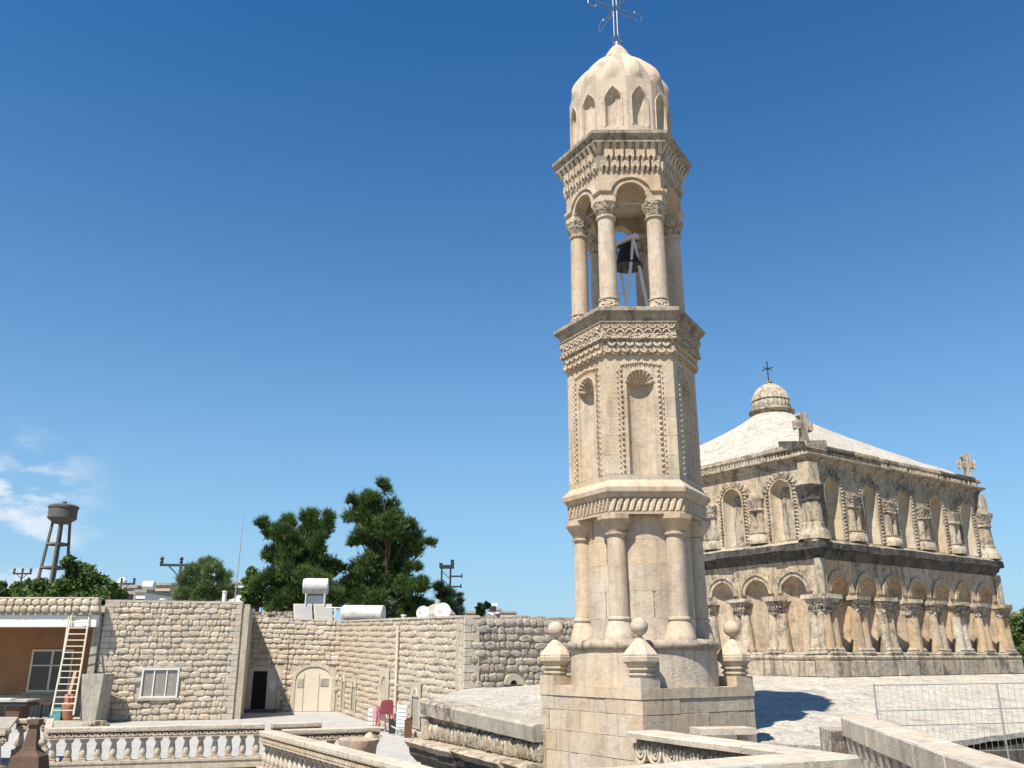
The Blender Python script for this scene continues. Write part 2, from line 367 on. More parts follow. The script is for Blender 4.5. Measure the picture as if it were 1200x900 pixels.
def courses(parent, meshes, u0, u1, zs, w, y, proud, gap=.012, skip=None, name='ashlar_block', jitter=.12, xf=None, rz=0, loc=(0, 0, 0)):
    A = Matrix.Translation(loc) @ RZ(rz)
    for k in range(len(zs) - 1):
        z0, z1 = zs[k], zs[k + 1]; u = u0 + 0; n = max(1, round((u1 - u0) / w)); cuts = [u0]
        off = (k % 2) * .5
        for i in range(n + (1 if off else 0)):
            x = u0 + (i + 1 - off) * (u1 - u0) / n + random.uniform(-jitter, jitter) * w
            if x < u1 - w * .25 and x > cuts[-1] + w * .25: cuts.append(x)
        cuts.append(u1)
        for a, b in zip(cuts[:-1], cuts[1:]):
            if skip and skip((a + b) / 2, (z0 + z1) / 2): continue
            c = A @ Vector(((a + b) / 2, y, (z0 + z1) / 2))
            inst(random.choice(meshes), name, parent, c, ((b - a) - gap, proud * random.uniform(.8, 1.2), (z1 - z0) - gap), (0, 0, rad(rz)))

# ------------------------------------------------------------------ bell tower
ZB = -2.9
TW = thing('bell_tower', 'tall six-sided limestone bell tower with open belfry and ribbed dome', 'bell tower', (2.32, 16, ZB))
TX = T(0, 0, -ZB)
def tb(): return MB(TX.copy())
def hexring(R, z, n=6): return [(R * math.cos(2 * PI * i / n), R * math.sin(2 * PI * i / n), z) for i in range(n)]
def hexloft(prof, cap=True):
    m = tb(); m.loft([hexring(R, z) for R, z in prof], cap); return m
m = MB(TX @ RZ(35)); h = 1.30
m.box(-h + .03, h - .03, -h + .03, h - .03, ZB, -.52); ped = m.build('pedestal', M['mortar'], TW)
zs = [-2.9, -2.56, -2.22, -1.88, -1.55, -1.22, -.89, -.66]
for a in (0, 90, 180, 270):
    courses(ped, BLK, -h, h, [z - ZB for z in zs], .47, -h + .03, .032, gap=.006, rz=35 + a)
m = MB(TX @ RZ(35)); m.box(-h - .015, h + .015, -h - .015, h + .015, -.66, -.5); m.build('pedestal_top_slab', M['lime'], TW)
# drum of curved blocks
dr = tb(); dr.lathe([(1.25, -.5), (1.25, .1)], 64); drum = dr.build('drum', M['mortar'], TW, 40)
def curved_block(a0, a1, z0, z1, r0, r1, n=6):
    b = tb(); ring = lambda z, r: [(r * math.cos(a0 + (a1 - a0) * i / n), r * math.sin(a0 + (a1 - a0) * i / n), z) for i in range(n + 1)] + [(r0 * math.cos(a1 - (a1 - a0) * i / n), r0 * math.sin(a1 - (a1 - a0) * i / n), z) for i in range(n + 1)]
    b.loft([ring(z0, r1), ring(z1, r1)]); return b
for i in range(9):
    a0 = rad(i * 40 + 12); curved_block(a0 + .002, a0 + rad(40) - .002, -.495, .085, 1.2, 1.28).build('drum_block', M['block'], drum, 40)
m = tb(); m.lathe([(1.2, .06), (1.31, .09), (1.345, .14), (1.345, .19), (1.31, .235), (1.22, .25), (1.1, .27)], 64); m.build('base_moulding', M['lime_w'], TW, 40)
m = tb(); m.lathe([(.93, .2), (.93, 2.36)], 48); core = m.build('round_core', M['mortar'], TW, 40)
cz = [.22, .60, 1.05, 1.50, 1.92, 2.34]
for k in range(5):
    for i in range(7):
        a0 = rad(i * 51.43 + 20 * (k % 2) + random.uniform(-4, 4)); 
        curved_block(a0 + .002, a0 + rad(51.43) - .002, cz[k] + .0015, cz[k + 1] - .0015, .85, .95).build('core_block', M['block'], core, 40)
def ring_of(R, n=6, a0=0): return [(R * math.cos(a0 + 2 * PI * i / n), R * math.sin(a0 + 2 * PI * i / n), a0 + 2 * PI * i / n) for i in range(n)]
for x, y, a in ring_of(1.02):
    sh = tb(); sh.lathe([(.172, .58), (.168, 1.2), (.158, 2.01)], 20, x, y); shaft = sh.build('column', M['lime'], TW, 40)
    b = tb()
    b.lathe([(.265, .24), (.265, .29), (.24, .36), (.20, .50), (.18, .56), (.20, .575), (.20, .605), (.175, .62)], 20, x, y); b.build('column_base', M['lime'], shaft, 40)
    c = tb(); c.lathe([(.165, 1.985), (.195, 2.0), (.20, 2.03), (.165, 2.045), (.17, 2.06)], 20, x, y)
    rr = []
    for s, z in ((.17, 2.05), (.19, 2.10), (.24, 2.17), (.285, 2.245), (.295, 2.25), (.30, 2.33)):
        rr.append([(x + s * 1.08 * math.cos(a + 2 * PI * (i + .5) / 8), y + s * 1.08 * math.sin(a + 2 * PI * (i + .5) / 8), z) for i in range(8)])
    c.loft(rr); c.build('capital', M['lime'], shaft, 40)
# frieze with slanting flutes, lower cornice
m = hexloft([(1.27, 2.325), (1.27, 2.64)])
frz = m.build('flute_frieze', M['carved'], TW)
for k in range(6):
    f = MB(TX @ RZ(60 * k)); a = 1.27 * .866; W_ = 1.27
    for i in range(11):
        u = -W_ / 2 + W_ * (i + .5) / 11; sl = .035; w2 = .042
        f.loft([[(u - w2 - sl, -a - .0, 2.38), (u + w2 - sl, -a - .0, 2.38), (u + w2 - .01 - sl, -a - .028, 2.39), (u - w2 + .035 - sl, -a - .028, 2.39)],
                [(u - w2 + sl, -a - .0, 2.61), (u + w2 + sl, -a - .0, 2.61), (u + w2 - .01 + sl, -a - .028, 2.60), (u - w2 + .035 + sl, -a - .028, 2.60)]])
    f.box(-W_ / 2 + .005, W_ / 2 - .005, -a - .03, -a + .0, 2.33, 2.368)
    f.build('flutes', M['lime'], frz)
m = hexloft([(1.28, 2.62), (1.32, 2.66), (1.335, 2.70), (1.375, 2.715), (1.385, 2.79), (1.37, 2.815), (1.25, 2.93), (1.22, 2.95)]); m.build('lower_cornice', M['lime'], TW)
# shaft: six faces of ashlar courses, each round a niche with a shell head
AS = 1.24 * .866
m = hexloft([(1.04, 2.9), (1.04, 5.3)]); m.build('shaft_core', M['mortar'], TW)
zc = [2.92, 3.03, 3.38, 3.73, 4.08, 4.43, 4.72]
for k in range(6):
    X = TX @ RZ(60 * k); W_ = 1.238; r = .245
    fc = MB(X); arch_panel(fc, -AS, -W_ / 2, W_ / 2, 4.72, 5.28, 0, r, 4.72, 4.72, n=20)
    face = fc.build('niche_head_panel', M['lime'], TW)
    for q in range(len(zc) - 1):
        for s in (-1, 1):
            z0, z1 = zc[q] + .002, zc[q + 1] - .002
            if q == 0:
                if s == 1: continue
                b = MB(X); b.box(-W_ / 2, W_ / 2, -AS, -AS + .1, z0, z1); b.build('ashlar_block', M['block'], face); continue
            cut = random.uniform(.36, .44); 
            for a, b_ in ((r, W_ / 2),):
                b = MB(X); yo = random.uniform(0, .003)
                x0, x1 = (a, b_) if s > 0 else (-b_, -a)
                b.box(x0, x1, -AS - yo, -AS + .17, z0, z1); b.build('ashlar_block', M['block'], face)
    nb = MB(X); niche(nb, -AS, 0, r, 3.03, 4.72, .14, n=20, m=8); nb.build('niche', M['lime'], TW, 50)
    sh = MB(X)                                                  # shell flutes and scalloped lip
    for i in range(9):
        a0 = PI * (i + .08) / 9; a1 = PI * (i + .92) / 9; am = (a0 + a1) / 2
        def pt(a, rr, z, pr): return (-rr * math.cos(a), -AS + pr, z)
        c = lambda rr, a, d: (-rr * math.cos(a), -AS + .165 * math.sin(PI * .5 * (1 - rr / r)) + d, 4.715 + rr * math.sin(a) * .98)
        ps = [[c(rr, a0, -.0), c(rr, am, -.045 * rr / r), c(rr, a1, -.0)] for rr in (.03, .10, .17, .225)]
        sh.loft(ps, cap=False, closed=False)
        sh.add([c(.225, a0, 0), c(.25, am, -.03), c(.225, a1, 0), c(.225, am, -.045)], [(0, 1, 3), (1, 2, 3)])
    sh.add([(-r, -AS + .0, 4.70), (r, -AS + .0, 4.70)] + [(r * math.cos(PI * i / 10), -AS + .17 * math.sin(PI * i / 10), 4.70) for i in range(11)], [tuple(range(2, 13))])
    sh.build('shell_hood', M['lime'], TW)
    bo = MB(X)
    for i in range(20):
        z = 3.08 + i * .098
        for sx in (-1, 1):
            tooth(bo, -AS, sx * .335, z, .050 * sx, .055, .5, .045); tooth(bo, -AS, sx * .335, z, -.030 * sx, .045, .5, .035); tooth(bo, -AS, sx * .405, z - .03, .0, .060, .35, .035)
    for i in range(9):
        u = (i - 4) * .085; zt_ = 5.06 - .05 * (abs(u) / .34)
        tooth(bo, -AS, u, zt_ + .055, 0, -.075, .45, .045); tooth(bo, -AS, u + .042, zt_ + .03, 0, .075, .40, .04)
    arc_band(bo, -AS - .012, -AS + .01, 0, 4.72, .245, .268, 0, PI, 16)
    o = bo.build('leaf_border', M['lime'], TW); o['kind'] = 'stuff'
# scalloped band, interlace band, belfry floor cornice
m = hexloft([(1.24, 5.24), (1.29, 5.25), (1.325, 5.54), (1.33, 5.56)]); m.build('scalloped_band', M['carved'], TW)
def motif_band(name, R, z0, z1, per, kind, m_):
    for k in range(6):
        b = MB(TX @ RZ(60 * k)); a = R * .866; W_ = R; p = W_ / per; zm = (z0 + z1) / 2; hh = (z1 - z0)
        for i in range(per):
            u = -W_ / 2 + (i + .5) * p
            if kind == 'loop':
                arc_band(b, -a - .024, -a + .01, u, z1 - .01, p * .30, p * .47, PI, 2 * PI, 9)
                arc_band(b, -a - .028, -a + .01, u, z1 - .01, p * .10, p * .19, PI, 2 * PI, 6)
                if i < per - 1: arc_band(b, -a - .02, -a + .01, u + p / 2, z0 + .005, p * .28, p * .44, 0, PI, 8)
                tooth(b, -a, u, z1 - .03, 0, -.05, .6, .03)
            else:
                for row in range(2):
                    uu = u + (p / 2 if row else 0)
                    if row and i == per - 1: continue
                    zt = z0 + hh * (.5 + .5 * row) - .01
                    arc_band(b, -a - .018 - .012 * row, -a + .01, uu, zt, p * .16, p * .46, PI, 2 * PI, 8)
                    tooth(b, -a - .005, uu, zt, 0, -p * .2, .5, .03)
        o = b.build(name, m_, TW); o['kind'] = 'stuff'
motif_band('scallop_relief', 1.312, 5.235, 5.48, 8, 'scale', M['lime'])
m = hexloft([(1.345, 5.52), (1.385, 5.53), (1.385, 5.565), (1.375, 5.57), (1.38, 5.625), (1.352, 5.64), (1.362, 5.82), (1.40, 5.835)]); m.build('interlace_band', M['carved'], TW)
motif_band('interlace_relief', 1.362, 5.65, 5.815, 8, 'loop', M['lime'])
m = hexloft([(1.40, 5.835), (1.405, 5.86), (1.37, 5.875), (1.38, 5.93), (1.43, 5.98), (1.43, 5.995), (1.465, 6.0), (1.465, 6.03), (1.50, 6.04), (1.505, 6.105), (1.485, 6.12), (.3, 6.13)])
m.build('belfry_floor_cornice', M['lime_w'], TW)
# belfry
RC = .955
for x, y, a in ring_of(RC):
    sh = tb(); sh.lathe([(.175, 6.44), (.172, 7.2), (.163, 8.13)], 20, x, y); shaft = sh.build('belfry_column', M['lime'], TW, 40)
    b = tb(); b.lathe([(.245, 6.12), (.245, 6.16), (.215, 6.26), (.195, 6.36), (.18, 6.40)], 20, x, y); b.build('column_base', M['carved'], shaft, 40)
    b = tb(); b.lathe([(.17, 6.395), (.20, 6.41), (.20, 6.44), (.175, 6.455)], 20, x, y); b.build('base_ring', M['lime'], shaft, 40)
    b = tb(); b.lathe([(.16, 8.11), (.195, 8.13), (.195, 8.16), (.165, 8.17)], 20, x, y); b.build('neck_ring', M['lime'], shaft, 40)
    c = tb(); n = 8
    c.loft([[(x + s * math.cos(a + 2 * PI * (i + .5) / n), y + s * math.sin(a + 2 * PI * (i + .5) / n), z) for i in range(n)] for s, z in ((.17, 8.16), (.185, 8.22), (.225, 8.30), (.265, 8.42), (.27, 8.435))])
    c.build('capital', M['carved'], shaft)
    # abacus: a kite following the two faces that meet at this corner
    R1 = 1.205; R0 = .72; t = .27
    dirs = [Vector((math.cos(a + s * rad(120)), math.sin(a + s * rad(120)))) for s in (-1, 1)]
    O = Vector((R1 * math.cos(a), R1 * math.sin(a))); I = Vector((R0 * math.cos(a), R0 * math.sin(a)))
    Pl = [O, O + dirs[1] * t * 1.12, I + dirs[1] * .0 + (dirs[1] * .1), I + dirs[0] * .1, O + dirs[0] * t * 1.12]
    q = tb(); q.prism([tuple(p) for p in Pl], 8.43, 8.56); q.build('abacus', M['lime'], shaft)
RW = 1.19; AW = RW * .866
for k in range(6):
    X = TX @ RZ(60 * k); b = MB(X); W_ = RW - .002
    arch_panel(b, -AW, -W_ / 2, W_ / 2, 8.56, 9.12, 0, .285, 8.56, 8.56, n=18)
    arch_soffit(b, -AW, 0, .285, 8.56, 8.56, .26, n=18)
    b2 = .93; AI = AW - .26; arch_panel(b, -AI, -AI * .577, AI * .577, 8.56, 9.12, 0, .285, 8.56, 8.56, n=18)
    b.build('arch_wall', M['lime'], TW)
    s = MB(X); pa = [(-W_ / 2 - .012, 8.665), (-.40, 8.665)] + [(-.415 * math.cos(rad(10 + i * 160 / 14)), 8.60 + .36 * math.sin(rad(10 + i * 160 / 14))) for i in range(15)] + [(.40, 8.665), (W_ / 2 + .012, 8.665)]
    strip(s, -AW - .05, -AW + .005, pa, .035); strip(s, -AW - .03, -AW + .005, [(u * 1.08 if abs(u) < .45 else u, z + (.035 if abs(u) < .45 else .035)) for u, z in pa], .018)
    arc_band(s, -AW - .02, -AW + .02, 0, 8.56, .285, .335, 0, PI, 16)
    s.build('arch_moulding', M['lime'], TW)
m = hexloft([(.92, 9.0), (.92, 9.05)]); m.build('belfry_ceiling', M['lime'], TW)
t_ = tb()
for k in range(6):
    p, q = ring_of(RC - .02)[k], ring_of(RC - .02)[(k + 1) % 6]; t_.tube((p[0], p[1], 8.50), (q[0], q[1], 8.50), .011, 5)
t_.build('tie_rod', M['steel'], TW)
# stalactite frieze and corbels under the top cornice
m = hexloft([(1.16, 9.05), (1.19, 9.10), (1.22, 9.30), (1.27, 9.55), (1.33, 9.66)]); m.build('stalactite_back', M['lime_w'], TW)
for tier, (z0, z1, pr, R, off) in enumerate(((9.06, 9.30, .05, 1.21, 0), (9.26, 9.52, .05, 1.26, .5))):
    for k in range(6):
        b = MB(TX @ RZ(60 * k)); per = 6; p = R / per; a = R * .866
        for i in range(per + (0 if tier == 0 else 1)):
            u = -R / 2 + (i + .5 - off) * p
            if abs(u) > R / 2 - p * .2: continue
            for sx in (-1, 1):
                b.loft([[(u + sx * p * .10, -a + .03, z0 + .05), (u + sx * p * .24, -a + .03, z0), (u + sx * p * .24, -a - pr * .3, z0), (u + sx * p * .10, -a - pr * .3, z0 + .05)],
                        [(u + sx * p * .16, -a + .03, z0 + .10), (u + sx * p * .38, -a + .03, z0 + .10), (u + sx * p * .38, -a - pr, z0 + .10), (u + sx * p * .16, -a - pr, z0 + .10)],
                        [(u, -a + .03, z0 + .15), (u + sx * p * .40, -a + .03, z0 + .15), (u + sx * p * .40, -a - pr, z0 + .15), (u, -a - pr, z0 + .15)],
                        [(u, -a + .03, z1), (u + sx * p * .40, -a + .03, z1), (u + sx * p * .40, -a - pr - .01, z1), (u, -a - pr - .01, z1)]])
        b.build('stalactite_row', M['lime'], TW)
for k in range(6):
    b = MB(TX @ RZ(60 * k)); R = 1.36; a = R * .866; per = 9
    for i in range(per):
        u = -R / 2 + (i + .5) * R / per; w1, w2 = .030, .040
        b.loft([[(u - w1, -a + .16, 9.46), (u + w1, -a + .16, 9.46), (u + w1, -a + .09, 9.46), (u - w1, -a + .09, 9.46)],
                [(u - w2, -a + .14, 9.54), (u + w2, -a + .14, 9.54), (u + w2, -a + .04, 9.53), (u - w2, -a + .04, 9.53)],
                [(u - w2, -a + .12, 9.66), (u + w2, -a + .12, 9.66), (u + w2, -a - .03, 9.66), (u - w2, -a - .03, 9.66)]])
    b.build('corbel_row', M['lime'], TW)
m = hexloft([(1.36, 9.655), (1.39, 9.66), (1.395, 9.70), (1.36, 9.71), (1.385, 9.76), (1.43, 9.775), (1.435, 9.80), (1.47, 9.81), (1.478, 9.875), (1.46, 9.89), (.5, 9.93)]); m.build('top_cornice', M['lime_w'], TW)
# dome: twelve facets with pointed niches, then a ribbed melon cap
RD = 1.075; AD = RD * math.cos(rad(15)); dm = tb()
for k in range(12):
    dm.xf = TX @ RZ(30 * k + 15); W_ = 2 * RD * math.sin(rad(15))
    arch_panel(dm, -AD, -W_ / 2, W_ / 2, 9.88, 11.30, 0, .155, 10.16, 10.80, H=Hpoint(.25), n=12)
    niche(dm, -AD, 0, .155, 10.16, 10.80, .13, H=Hpoint(.25), n=10, m=5)
    strip(dm, -AD - .02, -AD + .01, [(-.18, 10.16), (-.18, 10.80)] + [(.18 * a, 10.80 + .29 * (1 - abs(a)) ** .62) for a in (-.9, -.7, -.45, -.2, 0, .2, .45, .7, .9)] + [(.18, 10.80), (.18, 10.16)], .012)
dm.build('dome_drum', M['lime'], TW, 30)
def lobes(a, z):
    k = min(1, max(0, (z - 11.30) / .25)); k2 = min(1, max(0, (12.55 - z) / .3))
    t = abs(((a - rad(-90 + 15)) / rad(30)) % 1 - .0); t = min(t, 1 - t) * 2     # 0 at facet centre, 1 at facet edge
    base = math.cos(rad(15)) / math.cos(rad(15) * t) if k < 1 else 1
    return (base * (1 - k) + k * (1 + .10 * (1 - t) ** 1.3 * k2 - .035 * k2 * (t > .75) * (t - .75) * 4))
dp = [(1.072, 11.295), (1.045, 11.40), (1.00, 11.52), (.94, 11.65), (.87, 11.78), (.79, 11.90), (.70, 12.02), (.61, 12.13), (.515, 12.24), (.43, 12.33), (.36, 12.40)]
m = tb(); m.lathe(dp, 120, rf=lobes); m.build('dome', M['lime'], TW, 38)
m = tb(); m.lathe([(.40, 12.36), (.345, 12.40), (.305, 12.46), (.285, 12.53), (.245, 12.62), (.185, 12.72), (.13, 12.80), (.07, 12.86), (.015, 12.885)], 32, rf=lambda a, z: 1 + .05 * math.cos(6 * a) * (z < 12.6)); m.build('dome_cap', M['lime'], TW, 45)
# wrought cross: two outlined crosses set crosswise
CR = MB(TX @ T(0, 0, 12.86) @ RZ(25))
def cross_outline(scale=1):
    a, bw, bl = .055, .10, .14
    arm = lambda L_: [(a, L_ - bl - .03), (a + bw * .75, L_ - bl), (a + bw * .45, L_), (0, L_ + .0)]
    pts = []
    def rot(p, k): x, z = p; return [(x, z), (z, -x), (-x, -z), (-z, x)][k]
    up = [(-a, .07)] + [(-x, z) for x, z in arm(.62)][0:3] + [(0, .70)] + [(x, z) for x, z in reversed(arm(.62)[0:3])] + [(a, .07)]
    side = [(.07, a), (.50, a + .01), (.53, a + .075), (.70, a + .04), (.70, -a - .04), (.53, -a - .075), (.50, -a - .01), (.07, -a)]
    down = [(a, -.07), (a, -.74), (a + .08, -.80), (.02, -.97)]
    return up + side + down + [(-x, z) for x, z in reversed(down)] + [(-x, z) for x, z in reversed(side)]
for rot_ in (0, 90):
    P_ = cross_outline(); Rm = RZ(rot_)
    pts = [Rm @ Vector((x, 0, z + 1.0)) for x, z in P_]; pts.append(pts[0]); CR.path(pts, .012, 5)
CR.tube((0, 0, -.06), (0, 0, .12), .03)
CR.build('iron_cross', M['crossm'], TW)

# ------------------------------------------------------------------ bell on its frame
BF = thing('bell_stand', 'white painted steel A-frame standing inside the open belfry', 'bell frame', (2.30, 16, 6.13), rad(42))
for sx in (-1, 1):
    for sy, nm in ((-1, 'leg'), (1, 'leg')):
        b = MB(); x = sx * .0
        p0 = Vector((sy * .42 + .03, sx * .26, 0)); p1 = Vector((0.0, sx * .24, 1.95))
        b.tube(p0, p1, .034, 4); b.build('leg', M['white'], BF)
b = MB(); b.box(-.06, .06, -.34, .34, 1.92, 2.0); b.build('top_beam', M['white'], BF)
b = MB(); b.box(-.22, .26, .24, .27, .9, .93); b.build('brace', M['white'], BF)
BL = thing('church_bell', 'dark bronze bell hanging in the belfry of the tower', 'bell', (2.36, 16, 7.50), rad(42))
b = MB(); b.lathe([(.29, 0), (.295, .02), (.25, .10), (.205, .25), (.18, .38), (.14, .44), (.05, .47)], 24); b.build('bell_body', M['bell'], BL, 40)
b = MB(); b.box(-.04, .04, -.23, .23, .50, .62); b.tube((0, 0, .45), (0, 0, .55), .04); b.build('yoke', M['bell'], BL)
b = MB(); b.tube((0, 0, .40), (.02, 0, -.03), .015); b.lathe([(.01, -.07), (.045, -.03), (.01, .01)], 8); b.build('clapper', M['iron'], BL)

# ------------------------------------------------------------------ finials at the pedestal corners
def finial(loc, label, rz=0):
    t = thing('stone_finial', label, 'finial', loc, rz, 'ball finials on the pedestal corners of the tower')
    sq = lambda r, z, n=8: [(r * math.cos(2 * PI * (i + .5) / n), r * math.sin(2 * PI * (i + .5) / n), z) for i in range(n)]
    b = MB(); b.loft([[(x * .205, y * .205, z) for x, y in ((-1, -1), (1, -1), (1, 1), (-1, 1))] for z in (0, .16)]); b.build('foot', M['lime'], t)
    b = MB(); b.loft([sq(r, z) for r, z in ((.20, .16), (.20, .19), (.235, .20), (.235, .225), (.195, .235), (.20, .27), (.25, .285), (.25, .305), (.215, .315), (.24, .36), (.295, .41), (.30, .48), (.285, .50))]); b.build('neck', M['lime'], t)
    b = MB(); b.loft([sq(r, z) for r, z in ((.29, .498), (.295, .51), (.24, .58), (.11, .72), (.05, .78), (.045, .82))]); b.build('cap', M['lime'], t)
    b = MB(); b.lathe([(.145 * math.cos(a), .945 + .142 * math.sin(a)) for a in [rad(-86 + 172 * i / 12) for i in range(13)]], 20); b.build('ball', M['lime'], t, 60)
    return t
hd = 1.10
for lx, ly, lab in ((-1, -1, 'stone ball finial on the front corner of the tower pedestal, nearest the camera'), (-1, 1, 'stone ball finial on the left pedestal corner, in front of the rubble wall'),
                    (1, -1, 'stone ball finial on the right corner of the tower pedestal, in front of the church'), (1, 1, 'stone ball finial on the back corner of the tower pedestal, behind the drum')):
    p = RZ(35) @ Vector((lx * hd, ly * hd, 0)); finial((2.32 + p.x, 16 + p.y, -.5), lab, rad(35))

# ------------------------------------------------------------------ church
CH = 5.18
CC = (10.67, 34.216)
CZ = -.62
CHU = thing('church', 'square two-storey stone church with arcaded walls and low pyramid roof', 'church', (CC[0], CC[1], CZ), rad(35))
def cb(k=0): return MB(T(0, 0, -CZ) @ RZ(90 * k))
FACES = (0, 3, 1, 2)                                         # 0 looks right-front, 3 looks left-front
PB = .12; SP2 = 2.03
# plinth and base moulding
for k in FACES:
    b = cb(k); e = CH + .42; b.box(-e + .02, e - .02, -e + .03, -e + .6, -.62, -.12)
    pl = b.build('plinth', M['mortar'], CHU)
    if k in (0, 3):
        cuts = [-e]; 
        while cuts[-1] < e - 1.2: cuts.append(cuts[-1] + random.uniform(.55, 1.1))
        cuts.append(e)
        for i, (a, c) in enumerate(zip(cuts[:-1], cuts[1:])):
            q = RZ(90 * k) @ Vector(((a + c) / 2, -e + .03, .24))
            inst(random.choice(BLKW if i % 2 else BLKC), 'plinth_block', pl, q, (c - a - .015, .05 * random.uniform(.7, 1.4), .46), (0, 0, rad(90 * k)))
for k in (0, 3):
    # lower storey: wall with seven round-headed recesses
    X = k; y0 = -(CH + PB); per = 1.45; yb = y0 + .30
    lw = cb(k); ends = [-5.3, -3.5 * per] + [(-2.5 + i) * per for i in range(6)] + [3.5 * per, 5.3]
    for i in range(7):
        uc = (i - 3) * per; p = cb(k)
        u0 = uc - per / 2 + .003; u1 = uc + per / 2 - .003
        if i == 0: u0 = -5.3
        if i == 6: u1 = 5.3
        arch_panel(p, y0, u0, u1, 1.75, 2.86, uc, .47, 1.75, 1.88, n=12)
        p.box(u0, uc - .47, y0, y0 + .3, -.12, 1.748); p.box(uc + .47, u1, y0, y0 + .3, -.12, 1.748)
        bay = p.build('wall_bay', M['church_w' if k == 0 and i in (1, 2) else ('church_o' if k == 0 else 'church')], CHU)
        q = cb(k); arch_soffit(q, y0, uc, .47, 1.75, 1.88, .2, n=12); q.build('arch_reveal', M['church_o'], bay)
        q = cb(k); rr = lambda r_: r_
        niche(q, y0 + .02, uc, .465, -.10, 1.88, .30 if k == 3 else .34, n=12, m=5); q.build('recess', M['church_o'], bay, 60)
        q = cb(k); arc_band(q, y0 - (.07 if k == 3 else .035), y0 + .01, uc, 1.88, .47, .60, 0, PI, 14); arc_band(q, y0 - (.11 if k == 3 else .05), y0 + .01, uc, 1.88, .60, .655, 0, PI, 14)
        q.build('archivolt', M['church' if k == 3 else 'church_o'], bay, 40)
    b = cb(k); e = CH + .44; b.loft([[(-e, -e, z) for z in ()]] if 0 else [[(-e + d, -e + d, z), (e - d, -e + d, z), (e - d, -e + .5, z), (-e + d, -e + .5, z)] for d, z in ((.02, -.13), (0, -.08), (0, -.04), (.05, .0), (.05, .05), (.12, .08))])
    b.build('base_moulding', M['church'], CHU)
    for i in range(8):
        u = (i - 3.5) * per
        if i in (0, 7): u *= 1.012
        r0 = random.uniform(.96, 1.05); dbl = not (k == 0 and i in (3,))
        yc = y0 - .03; cl = cb(k); offs = (-.165, .165) if dbl else (0,)
        for o_ in offs:
            rb, rt = (.225, .15) if dbl else (.27, .20)
            cl.lathe([(rb * 1.03, .10), (rb, .2), ((rb + rt) / 2 * 1.02, .7), (rt, 1.26)], 14, u + o_ * 1.0, yc)
        m_ = M['church_o'] if (k == 0 and i % 3 != 2) else M['church']
        shaft = cl.build('column', m_, CHU, 50)
        q = cb(k); w_ = .35 * r0; q.box(u - w_, u + w_, yc - .26, yc + .1, .06, .13, .01)
        q.loft([[(u + s * x, yc + t * y, z) for x, y in ((-1, -1), (1, -1), (1, 1), (-1, 1))] for s, t, z in ((.32, .22, .13), (.34, .24, .17), (.30, .2, .22), (.27, .18, .24))])
        q.build('column_base', M['church'], shaft)
        q = cb(k); q.loft([[(u + s * x, yc + .02 + t * y, z) for x, y in ((-1, -.6), (-.6, -1), (.6, -1), (1, -.6), (1, 1), (-1, 1))] for s, t, z in ((.24, .16, 1.24), (.27, .18, 1.27), (.24, .16, 1.30), (.26, .19, 1.42), (.33, .25, 1.56), (.36, .28, 1.62), (.36, .27, 1.64))])
        for lf in range(5):
            for zz in (1.30, 1.42):
                tooth(q, yc - .13 - (zz - 1.3) * .6, u + (lf - 2) * .11 + (.05 if zz > 1.35 else 0), zz, 0, .13, .05 / .13 * .9, .06)
        q.build('capital', M['carved_c'], shaft)
        q = cb(k); q.box(u - .37, u + .37, yc - .29, yc + .1, 1.64, 1.76, .012); q.build('abacus', M['church'], shaft)
for (k, su) in ((0, -1), (0, 1), (3, -1)):                    # corner piers
    b = cb(k); e = CH + PB + .03; u = su * (e - .12)
    b.box(u - .19, u + .19, -e - .06, -e + .4, .09, 1.25); b.box(u - .13, u + .13, -e - .06, -e, 1.76, 2.84)
    pr = b.build('corner_pier', M['church'], CHU)
    b = cb(k); b.loft([[(u + s * x, -e + .1 + s * y, z) for x, y in ((-1, -1), (1, -1), (1, 1), (-1, 1))] for s, z in ((.24, 1.24), (.27, 1.28), (.24, 1.32), (.33, 1.58), (.37, 1.62), (.37, 1.76))]); b.build('capital', M['carved_c'], pr)
for (su, kk) in ((-1, 0), (1, 0)):
    b = cb(0); e = CH + PB + .02; u = su * e
    for r_, du, dy in ((.16, 0, 0),): b.lathe([(.20, .08), (.19, .3), (.15, 1.25)], 14, u, -e); b.lathe([(.13, 1.76), (.13, 2.84)], 10, u, -e)
    b.build('corner_column', M['church'], CHU, 50)
# string course between the storeys: lichen-black blocks with a pale weathered top
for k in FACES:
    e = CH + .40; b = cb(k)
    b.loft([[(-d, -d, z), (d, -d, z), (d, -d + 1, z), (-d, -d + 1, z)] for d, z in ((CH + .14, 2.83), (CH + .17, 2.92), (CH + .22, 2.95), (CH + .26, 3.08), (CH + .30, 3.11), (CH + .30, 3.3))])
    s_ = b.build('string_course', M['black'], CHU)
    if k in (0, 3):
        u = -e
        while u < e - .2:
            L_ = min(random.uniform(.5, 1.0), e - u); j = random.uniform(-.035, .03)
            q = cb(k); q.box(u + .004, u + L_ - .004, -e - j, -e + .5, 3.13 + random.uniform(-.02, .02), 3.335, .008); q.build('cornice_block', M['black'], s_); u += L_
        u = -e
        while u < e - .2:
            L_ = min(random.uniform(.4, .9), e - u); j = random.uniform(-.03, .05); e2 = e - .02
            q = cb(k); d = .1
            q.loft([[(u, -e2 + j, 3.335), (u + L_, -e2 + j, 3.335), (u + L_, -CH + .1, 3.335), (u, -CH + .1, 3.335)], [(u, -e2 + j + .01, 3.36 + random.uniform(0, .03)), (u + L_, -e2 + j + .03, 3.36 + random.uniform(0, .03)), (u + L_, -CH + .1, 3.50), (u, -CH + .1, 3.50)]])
            q.build('ledge_slab', M['church'], s_); u += L_
